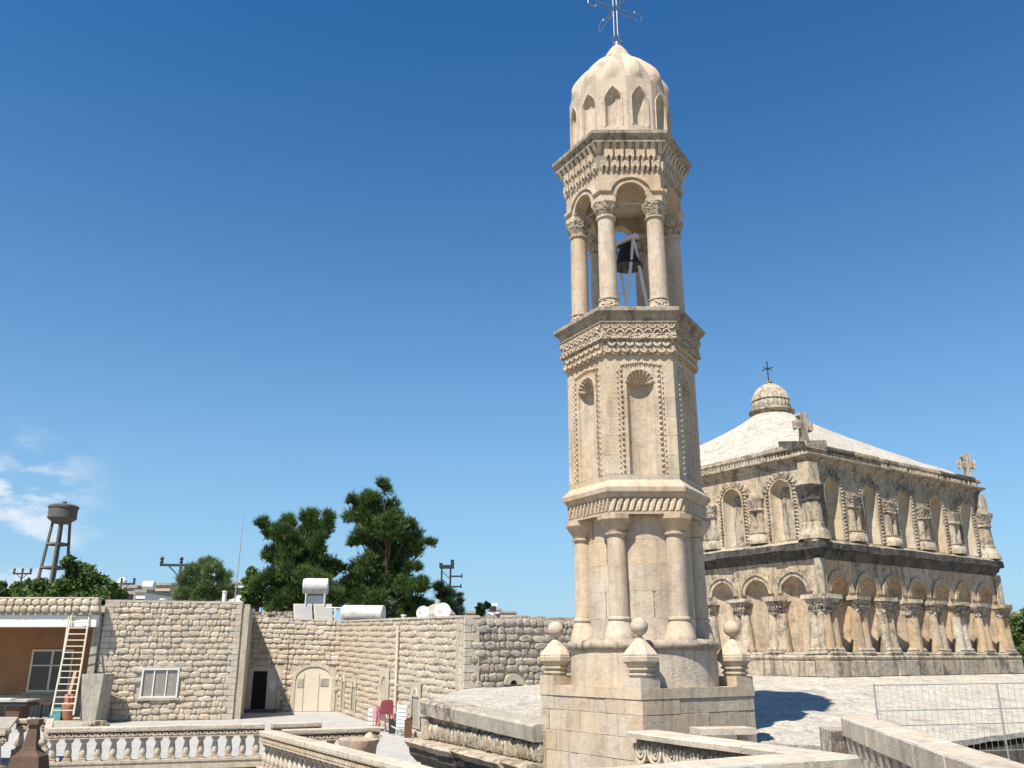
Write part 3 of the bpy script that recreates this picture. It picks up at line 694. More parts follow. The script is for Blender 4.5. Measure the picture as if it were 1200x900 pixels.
# upper storey
for k in (0, 3):
    for i in range(5):
        uc = (i - 2) * SP2; p = cb(k); u0 = uc - SP2 / 2 + .002; u1 = uc + SP2 / 2 - .002
        if i == 0: u0 = -CH
        if i == 4: u1 = CH
        arch_panel(p, -CH, u0, u1, 3.45, 5.86, uc, .40, 3.52, 5.06, n=14)
        bay = p.build('upper_wall_bay', M['church_w' if k == 0 and i in (0, 2, 4) else 'church'], CHU)
        q = cb(k); niche(q, -CH, uc, .40, 3.52, 5.06, .36, n=16, m=7); q.build('niche', M['niche'], bay, 60)
        q = cb(k); q.loft([[(uc - .44, -CH - .03, z), (uc + .44, -CH - .03, z), (uc + .44, -CH + .02, z), (uc - .44, -CH + .02, z)] for z in (5.03, 5.05)]) if 0 else None
        arc_band(q, -CH - .04, -CH + .01, uc, 5.06, .40, .455, 0, PI, 14)
        for s in (-1, 1): q.box(uc + s * .428 - .027, uc + s * .428 + .027, -CH - .035, -CH + .01, 3.5, 5.06)
        q.build('niche_frame', M['church'], bay)
        q = cb(k); border(q, -CH - .01, uc, .52, 3.55, 5.06, .115, .10, .06, rows=2, slant=.8); o = q.build('rope_border', M['church'], bay); o['kind'] = 'stuff'
        q = cb(k)
        for a in range(11):
            an = PI * (a + .5) / 11; c, s = math.cos(an), math.sin(an)
            tooth(q, -CH, uc + .60 * c, 5.06 + .60 * s, .15 * c, .15 * s, .28, .06)
        o = q.build('ray_leaves', M['church_w'], bay); o['kind'] = 'stuff'
    for i in range(4):                                        # paired colonnettes between the niches
        u = (i - 1.5) * SP2; yc = -CH - .03; q = cb(k)
        for s in (-.14, .14): q.lathe([(.125, 3.86), (.12, 4.2), (.105, 4.62)], 12, u + s, yc)
        q.box(u - .14, u + .14, yc - .04, yc + .03, 3.86, 4.6)
        sh = q.build('colonnette', M['church'], CHU, 50)
        q = cb(k); q.loft([[(u + s * x, yc + .02 + t * y, z) for x, y in ((-1, -.5), (-.7, -1), (.7, -1), (1, -.5), (1, 1), (-1, 1))] for s, t, z in ((.36, .26, 3.49), (.37, .27, 3.58), (.34, .24, 3.70), (.27, .18, 3.80), (.30, .2, 3.83), (.30, .2, 3.87))]); q.build('column_base', M['church'], sh, 50)
        q = cb(k); q.loft([[(u + s * x, yc + .02 + t * y, z) for x, y in ((-1, -.5), (-.7, -1), (.7, -1), (1, -.5), (1, 1), (-1, 1))] for s, t, z in ((.25, .16, 4.56), (.28, .19, 4.59), (.28, .19, 4.62), (.25, .17, 4.65), (.30, .2, 4.85), (.33, .23, 4.96), (.33, .22, 4.98))]); q.build('capital', M['carved_c'] if i != 3 else M['church'], sh)
for su in (-1, 1):                                            # corner columns of the upper storey
    b = cb(0); e = CH - .02; u = su * e; b.lathe([(.31, 3.95), (.30, 4.3), (.285, 4.62)], 18, u, -e); sh = b.build('corner_column', M['church_w'], CHU, 50)
    b = cb(0); b.lathe([(.50, 3.42), (.50, 3.52), (.46, 3.62), (.42, 3.70), (.34, 3.82), (.35, 3.86), (.35, 3.92), (.30, 3.95)], 18, u, -e); b.build('column_base', M['church'], sh, 50)
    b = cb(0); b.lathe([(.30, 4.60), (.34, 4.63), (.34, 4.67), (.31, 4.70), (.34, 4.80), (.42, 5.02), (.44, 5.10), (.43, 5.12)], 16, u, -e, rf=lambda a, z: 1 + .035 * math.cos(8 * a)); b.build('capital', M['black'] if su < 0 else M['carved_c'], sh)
    b = cb(0)
    b.lathe([(.40, 5.11), (.34, 5.3), (.30, 5.86)], 4, u, -e, a0=PI / 4); b.build('impost', M['church'], sh)
b = cb(); e = CH - .3; b.box(-e, e, -e, e, -.5, 5.9); b.build('inner_wall', M['church_w'], CHU)
for k in (1, 2):
    b = cb(k); b.box(-CH + .01, CH - .01, -CH + .01, -CH + .3, 3.3, 5.9); b.box(-5.3, 5.3, -5.28, -5, -.3, 2.9); b.build('back_wall', M['church_w'], CHU)
# entablature
for k in FACES:
    b = cb(k)
    b.loft([[(-d, -d, z), (d, -d, z), (d, -d + 1, z), (-d, -d + 1, z)] for d, z in ((CH + .015, 5.84), (CH + .03, 5.90), (CH + .07, 5.93), (CH + .09, 6.0), (CH + .17, 6.05), (CH + .17, 6.07))]); b.build('cornice_bed', M['church_w'], CHU)
    b = cb(k); b.loft([[(-d, -d, z), (d, -d, z), (d, -d + 1, z), (-d, -d + 1, z)] for d, z in ((CH + .20, 6.07), (CH + .23, 6.09), (CH + .24, 6.14), (CH + .20, 6.16))]); cs = b.build('cornice', M['church'], CHU)
    b = cb(k); b.loft([[(-d, -d, z), (d, -d, z), (d, -d + 1, z), (-d, -d + 1, z)] for d, z in ((CH + .05, 6.15), (CH + .05, 6.38))]); b.build('dentil_band', M['church_w'], cs)
    if k in (0, 3):
        q = cb(k); n_ = 84
        for i in range(n_):
            if random.random() < (.25 if k == 0 else .06): continue
            u = -CH + .0 + 2 * CH * (i + .5) / n_; q.box(u - .036, u + .036, -CH - .115, -CH - .045, 6.17 + random.uniform(0, .02), 6.31, .004)
        o = q.build('dentils', M['church'], cs); o['kind'] = 'stuff'
        u = -CH - .18
        while u < CH + .1:
            L_ = min(random.uniform(.9, 1.9), CH + .18 - u); z1 = 6.50 + random.uniform(-.03, .04); y1 = -CH - .15 + random.uniform(-.04, .06)
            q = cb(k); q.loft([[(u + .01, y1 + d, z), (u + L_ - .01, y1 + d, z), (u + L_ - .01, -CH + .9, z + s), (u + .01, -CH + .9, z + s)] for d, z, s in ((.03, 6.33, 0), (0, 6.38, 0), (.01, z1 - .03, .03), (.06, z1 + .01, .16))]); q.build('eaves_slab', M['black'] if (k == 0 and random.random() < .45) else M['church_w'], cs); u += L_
# roof: four plastered slopes rising to the lantern
def roof_ring(t, n=96):
    s = CH + .06 - (CH + .06 - .80) * t; pw = 26 * (1 - t) ** 2.2 + 2.0; z = 6.50 + 2.85 * (t - .16 * t * (1 - t))
    o = []
    for i in range(n):
        a = 2 * PI * i / n + PI / 4; c, q = math.cos(a), math.sin(a); m = 1 / (abs(c) ** pw + abs(q) ** pw) ** (1 / pw)
        o.append((s * m * c, s * m * q, z + .035 * math.sin(i * 3.7 + t * 19) * (1 - t) * (t > 0)))
    return o
b = cb(); b.loft([roof_ring(t) for t in [i / 16 for i in range(17)]]); b.build('roof', M['plaster'], CHU, 35)
b = cb(); b.lathe([(.78, 9.30), (.80, 9.38), (.89, 9.44), (.92, 9.50), (.90, 9.58), (.80, 9.62), (.74, 9.64)], 48); lan = b.build('lantern_base', M['church_w'], CHU, 40)
b = cb(); fl = lambda a, z: 1 + .06 * abs(math.cos(13 * a)) 
b.lathe([(.70, 9.62), (.73, 9.70), (.735, 9.86), (.71, 9.93)], 104, rf=fl); b.build('lantern_band', M['church'], lan, 40)
b = cb(); b.lathe([(.675, 9.92), (.68, 9.99)], 40); b.build('dark_zigzag_band', M['black'], lan)  # plain black ring between the fluted band and the dome
b = cb(); b.lathe([(.70, 9.97), (.745, 9.99), (.72, 10.12), (.66, 10.28), (.56, 10.44), (.42, 10.58), (.26, 10.69), (.12, 10.75), (.10, 10.79), (.14, 10.80), (.14, 10.84), (.03, 10.87)], 104, rf=lambda a, z: 1 + .055 * abs(math.cos(13 * a)) * (z < 10.7)); b.build('small_dome', M['church'], lan, 40)
b = cb(); b.tube((0, 0, 10.8), (0, 0, 11.75), .025); b.tube((-.28, .0, 11.42), (.28, .0, 11.42), .02); b.tube((0, -.28, 11.42), (0, .28, 11.42), .02); b.lathe([(.01, 11.36), (.06, 11.42), (.01, 11.48)], 8); b.build('roof_cross', M['iron'], CHU)
def stone_cross(x, y, z, rz, s=1):
    b = cb(); b.xf = b.xf @ T(x, y, z) @ RZ(rz)
    out = [(.13, 0), (.09, .22), (.09, .42), (.18, .40), (.26, .36), (.30, .42), (.30, .62), (.26, .68), (.18, .62), (.10, .62), (.12, .74), (.18, .80), (.12, .88)]
    out = out + [(-u, v) for u, v in reversed(out)]
    b.loft([[(u * s, -.09, v * s) for u, v in out], [(u * s, .09, v * s) for u, v in out]]); return b.build('stone_cross', M['church'], CHU)
stone_cross(-CH + .05, -CH + .05, 6.5, -12, 1.15); stone_cross(CH - .15, -CH + .15, 6.5, -35, 1.1)
b = cb(0); b.box(-.62, -.32, -5.33, -5.30, .1, .95); b.build('slit_window', M['dark'], CHU)

# ------------------------------------------------------------------ plastered roof terrace round the church and its outer walls
OUTP = [(24, 36, -1.2), (15, 23.2, -1.5), (10.9, 19.7, -1.55), (8.1, 17.4, -1.55), (6.3, 16.4, -1.55), (4.5, 15.8, -1.43), (.48, 16.2, -1.17), (-1.95, 20.9, -1.0), (-1.50, 26.75, -.95), (3.7, 29.6, -.65), (2.0, 38, -.9), (8, 46, -1), (20, 42, -1)]
RTH = thing('roof_terrace', 'pale plastered roof terrace sloping away from the foot of the church', 'terrace roof', (CC[0], CC[1], -6))
def ray_poly(a):
    d = (math.cos(a), math.sin(a)); best = None
    for i in range(len(OUTP)):
        p, q = OUTP[i], OUTP[(i + 1) % len(OUTP)]; ex, ey = q[0] - p[0], q[1] - p[1]; den = d[0] * ey - d[1] * ex
        if abs(den) < 1e-9: continue
        wx, wy = p[0] - CC[0], p[1] - CC[1]; t = (wx * ey - wy * ex) / den; s = (wx * d[1] - wy * d[0]) / den
        if t > 0 and -1e-6 <= s <= 1 + 1e-6 and (best is None or t > best[0]): best = (t, p[2] + (q[2] - p[2]) * s)
    return best
rn = np.random.RandomState(3)
def roof_terrace():
    n, m_ = 420, 46; rings = []; ang = sorted([2 * PI * i / n for i in range(n)] + [math.atan2(p[1] - CC[1], p[0] - CC[0]) % (2 * PI) for p in OUTP])
    H2 = CH + .35
    for k in range(m_ + 1):
        t = k / m_; r = []
        for a in ang:
            tm, zo = ray_poly(a); al = a - rad(35); ti = H2 / max(abs(math.cos(al)), abs(math.sin(al)))
            rr = ti + (tm - ti) * t; x, y = math.cos(a) * rr, math.sin(a) * rr
            wv = .022 * math.sin(x * 2.1 + y * 3.3 + 1.5 * math.sin(x * .9)) + .016 * math.sin(x * 5.3 - y * 4.1) + rn.uniform(-.008, .008)
            z = -.60 + (zo + .60) * (t ** .9) + wv * min(1, 4 * t) * (1 if k < m_ else .3)
            r.append((x, y, z + 6))
        rings.append(r)
    low = [(x, y, z - .10) for x, y, z in rings[-1]]; inn = [(x * .96, y * .96, z - .02) for x, y, z in low]
    b = MB(); b.loft([*rings], cap=False); b.loft([rings[-1], low, inn], cap=False); return b.build('roof_surface', M['plaster'], RTH, 30)
rt = roof_terrace()
def shrink(k): return [(p[0] + (CC[0] - p[0]) * k - CC[0], p[1] + (CC[1] - p[1]) * k - CC[1]) for p in OUTP]
b = MB(); b.prism(shrink(.035), .1, 4.15); b.build('outer_wall', M['church_w'], RTH)
# the left side of the terrace: thick eaves stones, a course of upright carved stones, a black ledge
P2, P1, Q1 = Vector((.50, 16.15)), Vector((-1.98, 20.95)), Vector((-1.52, 26.75))
a_, L_ = wall_frame(P1, P2); SW = thing('side_chapel_wall', 'low stone wall with thick grey eaves left of the tower pedestal', 'wall', (P1.x, P1.y, -6), a_)
SX = T(0, 0, 6)
sw = MB(SX); sw.box(.0, L_, .07, 1.0, -6, -1.25); swo = sw.build('wall_core', M['mortar'], SW)
u = 0
while u < L_ - .08:
    w_ = min(random.uniform(.6, 1.1), L_ - .02 - u); t0, t1 = u / L_, min(1.15, (u + w_) / L_); z0, z1 = -1.0 - .17 * t0, -1.0 - .17 * t1
    q = MB(SX); j = random.uniform(-.02, .02)
    q.loft([[(u + .008, -.10 + j, z0 - .27), (u + .008, -.12 + j, z0 - .02), (u + .008, -.05 + j, z0 + .025), (u + .008, .5, z0 + .03), (u + .008, .5, z0 - .27)], [(u + w_ - .008, -.10 + j, z1 - .27), (u + w_ - .008, -.12 + j, z1 - .02), (u + w_ - .008, -.05 + j, z1 + .025), (u + w_ - .008, .5, z1 + .03), (u + w_ - .008, .5, z1 - .27)]])
    q.build('eaves_stone', M['church_w'] if u < 1 else M['conc'], SW); u += w_
courses(SW, PILC, .35, L_ - .02, [z + 6 for z in (-1.46, -1.24)], .5, .06, .05, name='wall_stone')
courses(SW, PILC, .35, L_ - .02, [z + 6 for z in (-1.78, -1.44)], .17, .06, .12, name='upright_stone', jitter=.08)
q = MB(SX); q.box(-.02, .34, -.06, .5, -1.78, -1.32); q.build('corner_block', M['church'], SW)
u = -.3
while u < L_ - .1:
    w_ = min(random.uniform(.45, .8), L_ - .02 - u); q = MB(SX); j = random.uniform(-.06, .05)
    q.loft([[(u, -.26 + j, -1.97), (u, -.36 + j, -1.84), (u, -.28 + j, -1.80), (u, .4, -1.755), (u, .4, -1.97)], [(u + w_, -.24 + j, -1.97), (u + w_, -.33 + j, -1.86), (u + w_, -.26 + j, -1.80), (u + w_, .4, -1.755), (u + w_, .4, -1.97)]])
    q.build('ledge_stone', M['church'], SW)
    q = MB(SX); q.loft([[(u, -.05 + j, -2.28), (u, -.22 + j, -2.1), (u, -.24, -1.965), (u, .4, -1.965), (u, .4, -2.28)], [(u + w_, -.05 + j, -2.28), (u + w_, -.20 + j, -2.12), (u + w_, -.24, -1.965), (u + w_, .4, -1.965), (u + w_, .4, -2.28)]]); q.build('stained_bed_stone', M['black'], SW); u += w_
courses(SW, BLKC + BLKW, -.1, L_ + .5, [z + 6 for z in (-3.0, -2.75, -2.5, -2.28)], .4, .1, .12, name='wall_stone')
q = MB(SX); q.box(-.1, L_ + .6, .1, 1.0, -3.2, -1.98); q.build('lower_core', M['mortar_shade'], SW)

# ------------------------------------------------------------------ courtyard: terrace floors
b = MB(); b.loft([[(x, y, z) for x, y in ((-34, 22.9), (-3.2, 22.9), (-2.4, 16.5), (-1.2, 20), (-1.0, 50), (-34, 50))] for z in (-6.2, -2.62)]); structure(b.build('courtyard_terrace', M['grey']))
b = MB(); b.prism([(-.6, 2), (6.5, 2), (6.5, 12.6), (4.6, 13.3), (-.6, 13.3)], -6.2, -1.72); structure(b.build('front_terrace', M['grey']))
b = MB(); b.prism([(-34, 12), (-.8, 12), (-.8, 15), (-2.2, 16.2), (-3.0, 22.7), (-34, 22.7)], -6.3, -4.6); structure(b.build('lower_courtyard', M['grey']))
for x0, y0, x1, y1 in ((-3.4, 23.4, -1.3, 24.2), (-3.6, 25.6, -1.3, 26.4)): pass

def wall_pt(px, py, p, q):                                    # where a sight line meets a wall: distance along it and height
    r = spot(px, py, 1.0); dx, dy = q[0] - p[0], q[1] - p[1]; l = math.hypot(dx, dy); dx /= l; dy /= l
    u = (r.x * p[1] - p[0]) / (dx - r.x * dy); return u, r.z * (p[1] + u * dy)
def rubble_wall(name, label, p, q, zt0, zt1, zb, meshes, course, sw, skip, thick=.5, proud=.07, quoin=(0, 0), limit=300, mortar='mortar', cop=.08, copm='quoin', group=None, min_u=None, bulge=1.12):
    a, Lw = wall_frame(p, q); W = thing(name, label, 'wall', (p[0], p[1], zb), a, group)
    X = T(0, 0, -zb); zt = lambda u: zt0 + (zt1 - zt0) * u / Lw
    b = MB(X); b.loft([[(0, y, zb), (Lw, y, zb), (Lw, y, zt(Lw) - .02), (0, y, zt(0) - .02)] for y in (0, thick)]); b.build('mortar_core', M[mortar], W)
    if cop:
        u = -.02
        while u < Lw:
            l = min(random.uniform(.5, .9), Lw + .02 - u); b = MB(X); b.loft([[(u + .004, y, zt(u) - .02), (u + l - .004, y, zt(u + l) - .02), (u + l - .004, y, zt(u + l) + cop), (u + .004, y, zt(u) + cop)] for y in (-.05 - random.uniform(0, .02), thick)]); b.build('coping_stone', M[copm], W); u += l
    n = int(round((zt0 - zb) / course)); rest = []; cnt = 0; allst = []
    for k in range(n):
        u = quoin[0] * (.3 if not quoin[0] else 1) * (.38 + .22 * (k % 2)) if quoin[0] else 0.0
        ue = Lw - (quoin[1] * (.38 + .22 * ((k + 1) % 2)) if quoin[1] else 0)
        if quoin[0]: 
            h0 = (zt(0) - zb) / n; inst(random.choice(QUO), 'quoin', W, (u / 2, .02, zb - zb + (k + .5) * h0), (u - .012, .075, h0 - .012))
        if quoin[1]:
            h0 = (zt(Lw) - zb) / n; inst(random.choice(QUO), 'quoin', W, ((ue + Lw) / 2, .02, (k + .5) * h0), (Lw - ue - .012, .075, h0 - .012))
        while u < ue - .08:
            w_ = min(sw * random.choice((.55, .75, .9, 1, 1.15, 1.5, 1.9)), ue - u)
            if ue - u - w_ < sw * .4: w_ = ue - u
            uc = u + w_ / 2; hc = (zt(uc) - zb) / n; z = zb + (k + .5) * hc + .025 * math.sin(uc * 2.3 + k * 1.7)
            if not skip(uc, z): allst.append((uc, z, w_, hc))
            u += w_
    allst.sort(key=lambda t_: -t_[0] if min_u else 0)
    for i, (uc, z, w_, hc) in enumerate(allst):
        me = random.choice(meshes); sc = ((w_ - .015) * bulge, proud * random.uniform(.7, 1.5), (hc - .012) * bulge * random.uniform(.84, 1.0)); ps = (uc, .0, z - zb + random.uniform(-.01, .01)); fl = random.choice((-1, 1))
        if i < limit: inst(me, 'fieldstone', W, ps, sc, (0, random.uniform(-.08, .08), 0))
        else: rest.append((me, ps, sc))
    if rest:
        b = MB()
        for me, ps, sc in rest:
            b.add([(v.co.x * sc[0] + ps[0], v.co.y * sc[1] + ps[1], v.co.z * sc[2] + ps[2]) for v in me.vertices], [tuple(pl.vertices) for pl in me.polygons])
        b.build('fieldstones', meshes[0].materials[0], W, 50, kind='stuff')
    return W, X
def in_rect(*rs): return lambda u, z: any(a < u < b and c < z < d for a, b, c, d in rs)
# wing with the three-pane window
p, q = (-17.4, 38.1), (-12.0, 39.7); Z0 = -2.62
u0, z0 = wall_pt(163, 818, p, q); u1, z1 = wall_pt(211, 783, p, q)
W, X = rubble_wall('rubble_wall', 'tall rubble wall with a three-pane window and dressed quoins at both ends', p, q, 2.2, 2.2, Z0, PIL, .242, .30, in_rect((u0 - .12, u1 + .12, z0 - .08, z1 + .1)), quoin=(1, .75), proud=.062)
wn = MB(X); fw = .07
for a, c, e, f in ((u0, u1, z1 - fw, z1), (u0, u1, z0, z0 + fw), (u0, u0 + fw, z0 + fw, z1 - fw), (u1 - fw, u1, z0 + fw, z1 - fw)): wn.box(a, c, -.09, .02, e, f)
for t in (1 / 3, 2 / 3): m_ = u0 + (u1 - u0) * t; wn.box(m_ - .025, m_ + .025, -.07, .02, z0 + fw, z1 - fw)
wo = wn.build('window', M['white'], W)
for i in range(3):
    a = u0 + .06 + (u1 - u0 - .12) * i / 3; g = MB(X); g.box(a + .03, a + (u1 - u0 - .12) / 3 - .03, -.03, -.02, z0 + fw, z1 - fw); g.build('pane', M['glassl'], wo)
s_ = MB(X); s_.box(u0 - .1, u1 + .1, -.13, .02, z0 - .09, z0 - .005); s_.box(u0 - .12, u1 + .12, -.05, .02, z1 + .005, z1 + .26); s_.build('sill_and_lintel', M['quoin'], W)
pm = RZ(0); a, Lw = wall_frame(p, q)
b = MB(); b.prism([(-17.2, 38.6), (-12.05, 40.2), (-13.3, 45.6), (-18.6, 45.2)], 0, 4.7); o = b.build('rubble_wing', M['mortar'], None); o.location = (0, 0, Z0); tag(o, 'side wall and flat roof of the wing behind the windowed rubble wall', 'building')
# side return in shade
W, X = rubble_wall('rubble_wall', 'shaded rubble return wall between windowed wing and arched doors', (-12.06, 39.85), (-13.35, 45.0), 2.2, 2.1, Z0, PIL, .27, .4, in_rect(), proud=.07, quoin=(0, 0)) if 0 else (None, None)
bq = wall_frame((-13.35, 45.0), (-12.0, 39.72))
W, X = rubble_wall('rubble_wall', 'shaded rubble return wall beside the open arched door', (-13.35, 45.0), (-12.0, 39.72), 2.1, 2.2, Z0, PIL, .27, .4, in_rect(), proud=.07, cop=0, thick=.3)
# wall with the two arched doors
p, q = (-13.5, 45.0), (-8.55, 45.0)
def door_rect(x0, x1, yt, yb): a, c = wall_pt(x0, yb, p, q); e, f = wall_pt(x1, yt, p, q); return a, e, c, f
A = door_rect(280, 327, 781, 833); B = door_rect(344, 390, 781, 832)
W, X = rubble_wall('rubble_wall', 'rubble wall under the solar heater with one open and one closed arched door', p, q, 1.84, 1.62, Z0, PIL, .245, .31, in_rect((A[0] - .15, A[1] + .2, Z0, A[3] + .15), (B[0] - .2, B[1] + .2, Z0, B[3] + .15)), proud=.06, cop=.04)
for (a, e, c, f), opened in ((A, 1), (B, 0)):
    c = Z0 + .02; r = (e - a) / 2; uc = (a + e) / 2; rise = .62; zs = f - rise; Hh = lambda s, rise=rise: rise * math.sqrt(max(0, 1 - s * s))
    d = MB(X); n = 14; pts = [(uc + r * math.cos(PI - PI * i / n), zs + rise * math.sin(PI * i / n)) for i in range(n + 1)]
    outer = [(uc + (r + .2) * math.cos(PI - PI * i / n), zs + (rise + .2) * math.sin(PI * i / n)) for i in range(n + 1)]
    for i in range(n):
        (x0, y0), (x1, y1), (x2, y2), (x3, y3) = pts[i], pts[i + 1], outer[i + 1], outer[i]
        v = MB(X); v.loft([[(x0, y, y0), (x1, y, y1), (x2, y, y2), (x3, y, y3)] for y in (-.06, .03)]); v.build('voussoir', M['quoin'], W)
    for s in (a - .2, e):
        v = MB(X); v.box(s + .002, s + .198, -.05, .03, c, zs); v.build('door_jamb', M['quoin'], W)
    d.poly([(u, -.012, z) for u, z in [(a, c)] + pts + [(e, c)]]); dr_ = d.build('door', M['cream'], W)
    if opened:
        l = MB(X); l.box(a + .56, a + 1.66, -.02, -.014, c, zs + .40); l.build('dark_opening', M['dark'], dr_)
        l = MB(X); l.box(a + .04, a + .54, -.10, -.05, c, zs + .22); l.build('door_leaf', M['cream'], dr_)
        l = MB(X); l.box(e - .52, e - .05, -.05, -.02, c, zs + .05); l.poly([(u, -.03, z) for u, z in [(uc + r * math.cos(PI - PI * i / n), zs + rise * math.sin(PI * i / n)) for i in range(9, n + 1)] + [(e - .55, zs)]]); l.build('door_leaf', M['cream'], dr_)
        l = MB(X); l.box(e - .42, e - .10, -.07, -.052, zs - .45, zs - .05); l.build('grille', M['white'], dr_)
        l = MB(X); l.box(a + .04, a + .10, -.09, -.06, c + 1.0, c + 1.12); l.build('door_handle', M['iron'], dr_)
    else:
        for x in (a + .42, e - .62): l = MB(X); l.box(x - .012, x + .012, -.03, -.013, c, zs + .3); l.build('door_seam', M['glassl'], dr_)
        l = MB(X); l.box(e - .55, e - .15, -.035, -.014, zs - .3, zs + .05); l.build('grille', M['conc'], dr_)
        l = MB(X); l.box(a + .1, a + .4, -.035, -.014, zs - .35, zs + .05); l.build('grille', M['conc'], dr_)
st = MB(X); st.box(A[0] - .1, A[1] + .3, -.9, 0, Z0 + .0, Z0 + .12); st.build('door_step', M['concd'], W)
# long receding wall with the drainpipe
p, q = (-8.55, 45.0), (-1.44, 26.7); Z1 = Z0
a, Lw = wall_frame(p, q)
def wr(x0, x1, yt, yb, pad=.05): u0, z0 = wall_pt(x0, yb, p, q); u1, z1 = wall_pt(x1, yt, p, q); return u0, u1, z0, z1
wins = [wr(421, 426, 777, 802), wr(464, 471, 790, 845) , wr(483, 492, 818, 849), wr(400, 404, 800, 830)]
nich = wr(445, 455, 793, 842)
wins = [wins[0], wins[2], wins[3]]; wins[0] = wr(412, 417, 806, 832)
sk = [(w_[0] - .28, w_[1] + .28, w_[2] - .1, w_[3] + .55) for w_ in wins] + [(nich[0] - .35, nich[1] + .35, nich[2], nich[3] + .35)]
W, X = rubble_wall('rubble_wall', 'long sunlit rubble wall with a drainpipe running back from the corner', p, q, 1.62, 1.10, Z1, PIL, .235, .38, in_rect(*sk), proud=.036, limit=290, quoin=(0, .5), min_u=1, cop=.05, bulge=1.06)
for w_ in wins:
    f = MB(X); u0, u1, z0, z1 = w_
    arch_panel(f, -.04, u0 - .26, u1 + .26, z0 - .08, z1 + .5, (u0 + u1) / 2, (u1 - u0) / 2, z0, z1, H=lambda s: .012, n=6)
    fo = f.build('window_surround', M['quoin'], W); g = MB(X); g.poly([(u0, -.01, z0), (u1, -.01, z0), (u1, -.01, z1), (u0, -.01, z1)]); g.build('blocked_opening', M['conc'], fo)
    arc_ = MB(X); arc_band(arc_, -.07, -.035, (u0 + u1) / 2, z1 + .05, .2, .27, 0, PI, 10); arc_.build('blind_arch', M['quoin'], fo)
f = MB(X); u0, u1, z0, z1 = nich; r = (u1 - u0) / 2; uc = (u0 + u1) / 2
arch_panel(f, -.04, u0 - .3, u1 + .3, z0, z1 + .3, uc, r, z0, z1 - r); fo = f.build('niche_surround', M['quoin'], W)
f = MB(X); niche(f, -.04, uc, r, z0, z1 - r, .22, n=10, m=5); f.build('niche', M['quoin'], fo, 60)
f = MB(X); u0, z0 = wall_pt(465.5, 844, p, q); u1, z1 = wall_pt(470.5, 733, p, q); uu = (u0 + u1) / 2
f.tube((uu, -.12, Z1), (uu, -.12, z1), .055, 8)
for k in range(4): zz = Z1 + .6 + k * .95; f.box(uu - .08, uu + .08, -.12, 0, zz, zz + .05)
f.build('drainpipe', M['cream'], W, 40)
# rubble wall beyond the tower
p, q = (-1.44, 26.7), (3.9, 29.75)
u_, z_ = wall_pt(600, 800, p, q)
W, X = rubble_wall('rubble_wall', 'grey rubble wall with big round stones behind the left ball finial', p, q, 1.08, 1.05, -1.15, PILG, .225, .25, in_rect((u_ - .28, u_ + .28, -2, z_ + .35)), proud=.065, quoin=(.62, 0), mortar='mortar', cop=.0, bulge=1.1)
f = MB(X); arc_band(f, -.12, 0, u_, z_ - .05, .13, .32, 0, PI, 10); f.build('small_arch', M['quoin'], W)
f = MB(X); f.poly([(u_ + .13 * math.cos(PI * i / 8), -.01, z_ - .05 + .13 * math.sin(PI * i / 8)) for i in range(9)]); f.build('vent_opening', M['dark'], W)
b = MB()
u = 0
while u < 6: 
    w_ = random.uniform(.2, .5); t = u / 6.15; b.xf = T(-1.44 + 5.34 * t, 26.85 + 3.05 * t, 1.05) @ RZ(30); b.box(0, w_, 0, .35, 0, random.uniform(.05, .13), .02); u += w_
b.xf = None; o = b.build('loose_coping_stones', M['rubble_g']); o['kind'] = 'stuff'
# flat roofs behind the parapets
b = MB(); b.prism([(-13.3, 45.3), (-8.4, 45.3), (-1.2, 27.2), (3.8, 30.1), (2.0, 38), (-3, 52), (-14, 54)], 0, 3.4); o = b.build('courtyard_range', M['mortar']); o.location = (0, 0, -2.6); tag(o, 'flat earth roof and body of the range behind the courtyard walls', 'building')
# row of loose dark rubble behind the solar heater
b = MB(); r_ = random.Random(4)
for k in range(3):
    x = -14.0
    while x < -9.6:
        w_ = r_.uniform(.12, .34); b.xf = T(x, 47 + r_.uniform(-.1, .1), 1.72 + k * .16); b.box(0, w_ - .02, 0, .3, 0, .15, .03); x += w_
b.xf = None; o = b.build('dry_stone_wall', M['church_w']); tag(o, 'low dry stone wall of dark loose rubble left of the solar heater', 'wall'); o['kind'] = 'stuff'

# ------------------------------------------------------------------ portico at the far left
PX = thing('portico', 'open portico with white beam, orange back wall and rubble parapet', 'building', (-21, 38, Z0))
def pbx(n, m_, par, *a, j=0): b = MB(T(21, -38, -Z0)); b.box(*a, j); return b.build(n, m_, par)
bw = pbx('back_wall', M['orange'], PX, -26.5, -17.4, 41.0, 41.3, Z0, 1.9)
for k in range(9): pass
pbx('roof_slab', M['conc'], PX, -26.5, -17.45, 37.4, 41.4, 1.62, 1.74)
pbx('beam', M['white'], PX, -26.5, -17.42, 37.5, 37.8, 1.14, 1.62)
pbx('beam_underside', M['conc'], PX, -26.5, -17.42, 37.82, 38.6, 1.12, 1.40)
pbx('side_wall', M['conc'], PX, -17.7, -17.42, 37.9, 41.2, Z0, 1.6)
for k in range(2):
    x = -24.0
    while x < -17.5:
        w_ = random.uniform(.28, .42); me = random.choice(PIL); inst(me, 'parapet_stone', PX, (x + w_ / 2 + 21, 37.42 - 38, 1.86 - Z0 + k * .27), (w_, .12, .27)); x += w_
pbx('parapet', M['mortar'], PX, -24.2, -17.45, 37.42, 37.8, 1.72, 2.28)
pbx('parapet_coping', M['quoin'], PX, -21.6, -17.4, 37.36, 37.85, 2.28, 2.34)
pp, qq = (-26, 41.0), (-17.4, 41.0)
u0, z0 = wall_pt(31, 811, pp, qq); u1, z1 = wall_pt(74, 761, pp, qq)
wn = MB(T(21 - 26, 41 - 38, -Z0)); fw = .09; u1 = u0 + 1.9
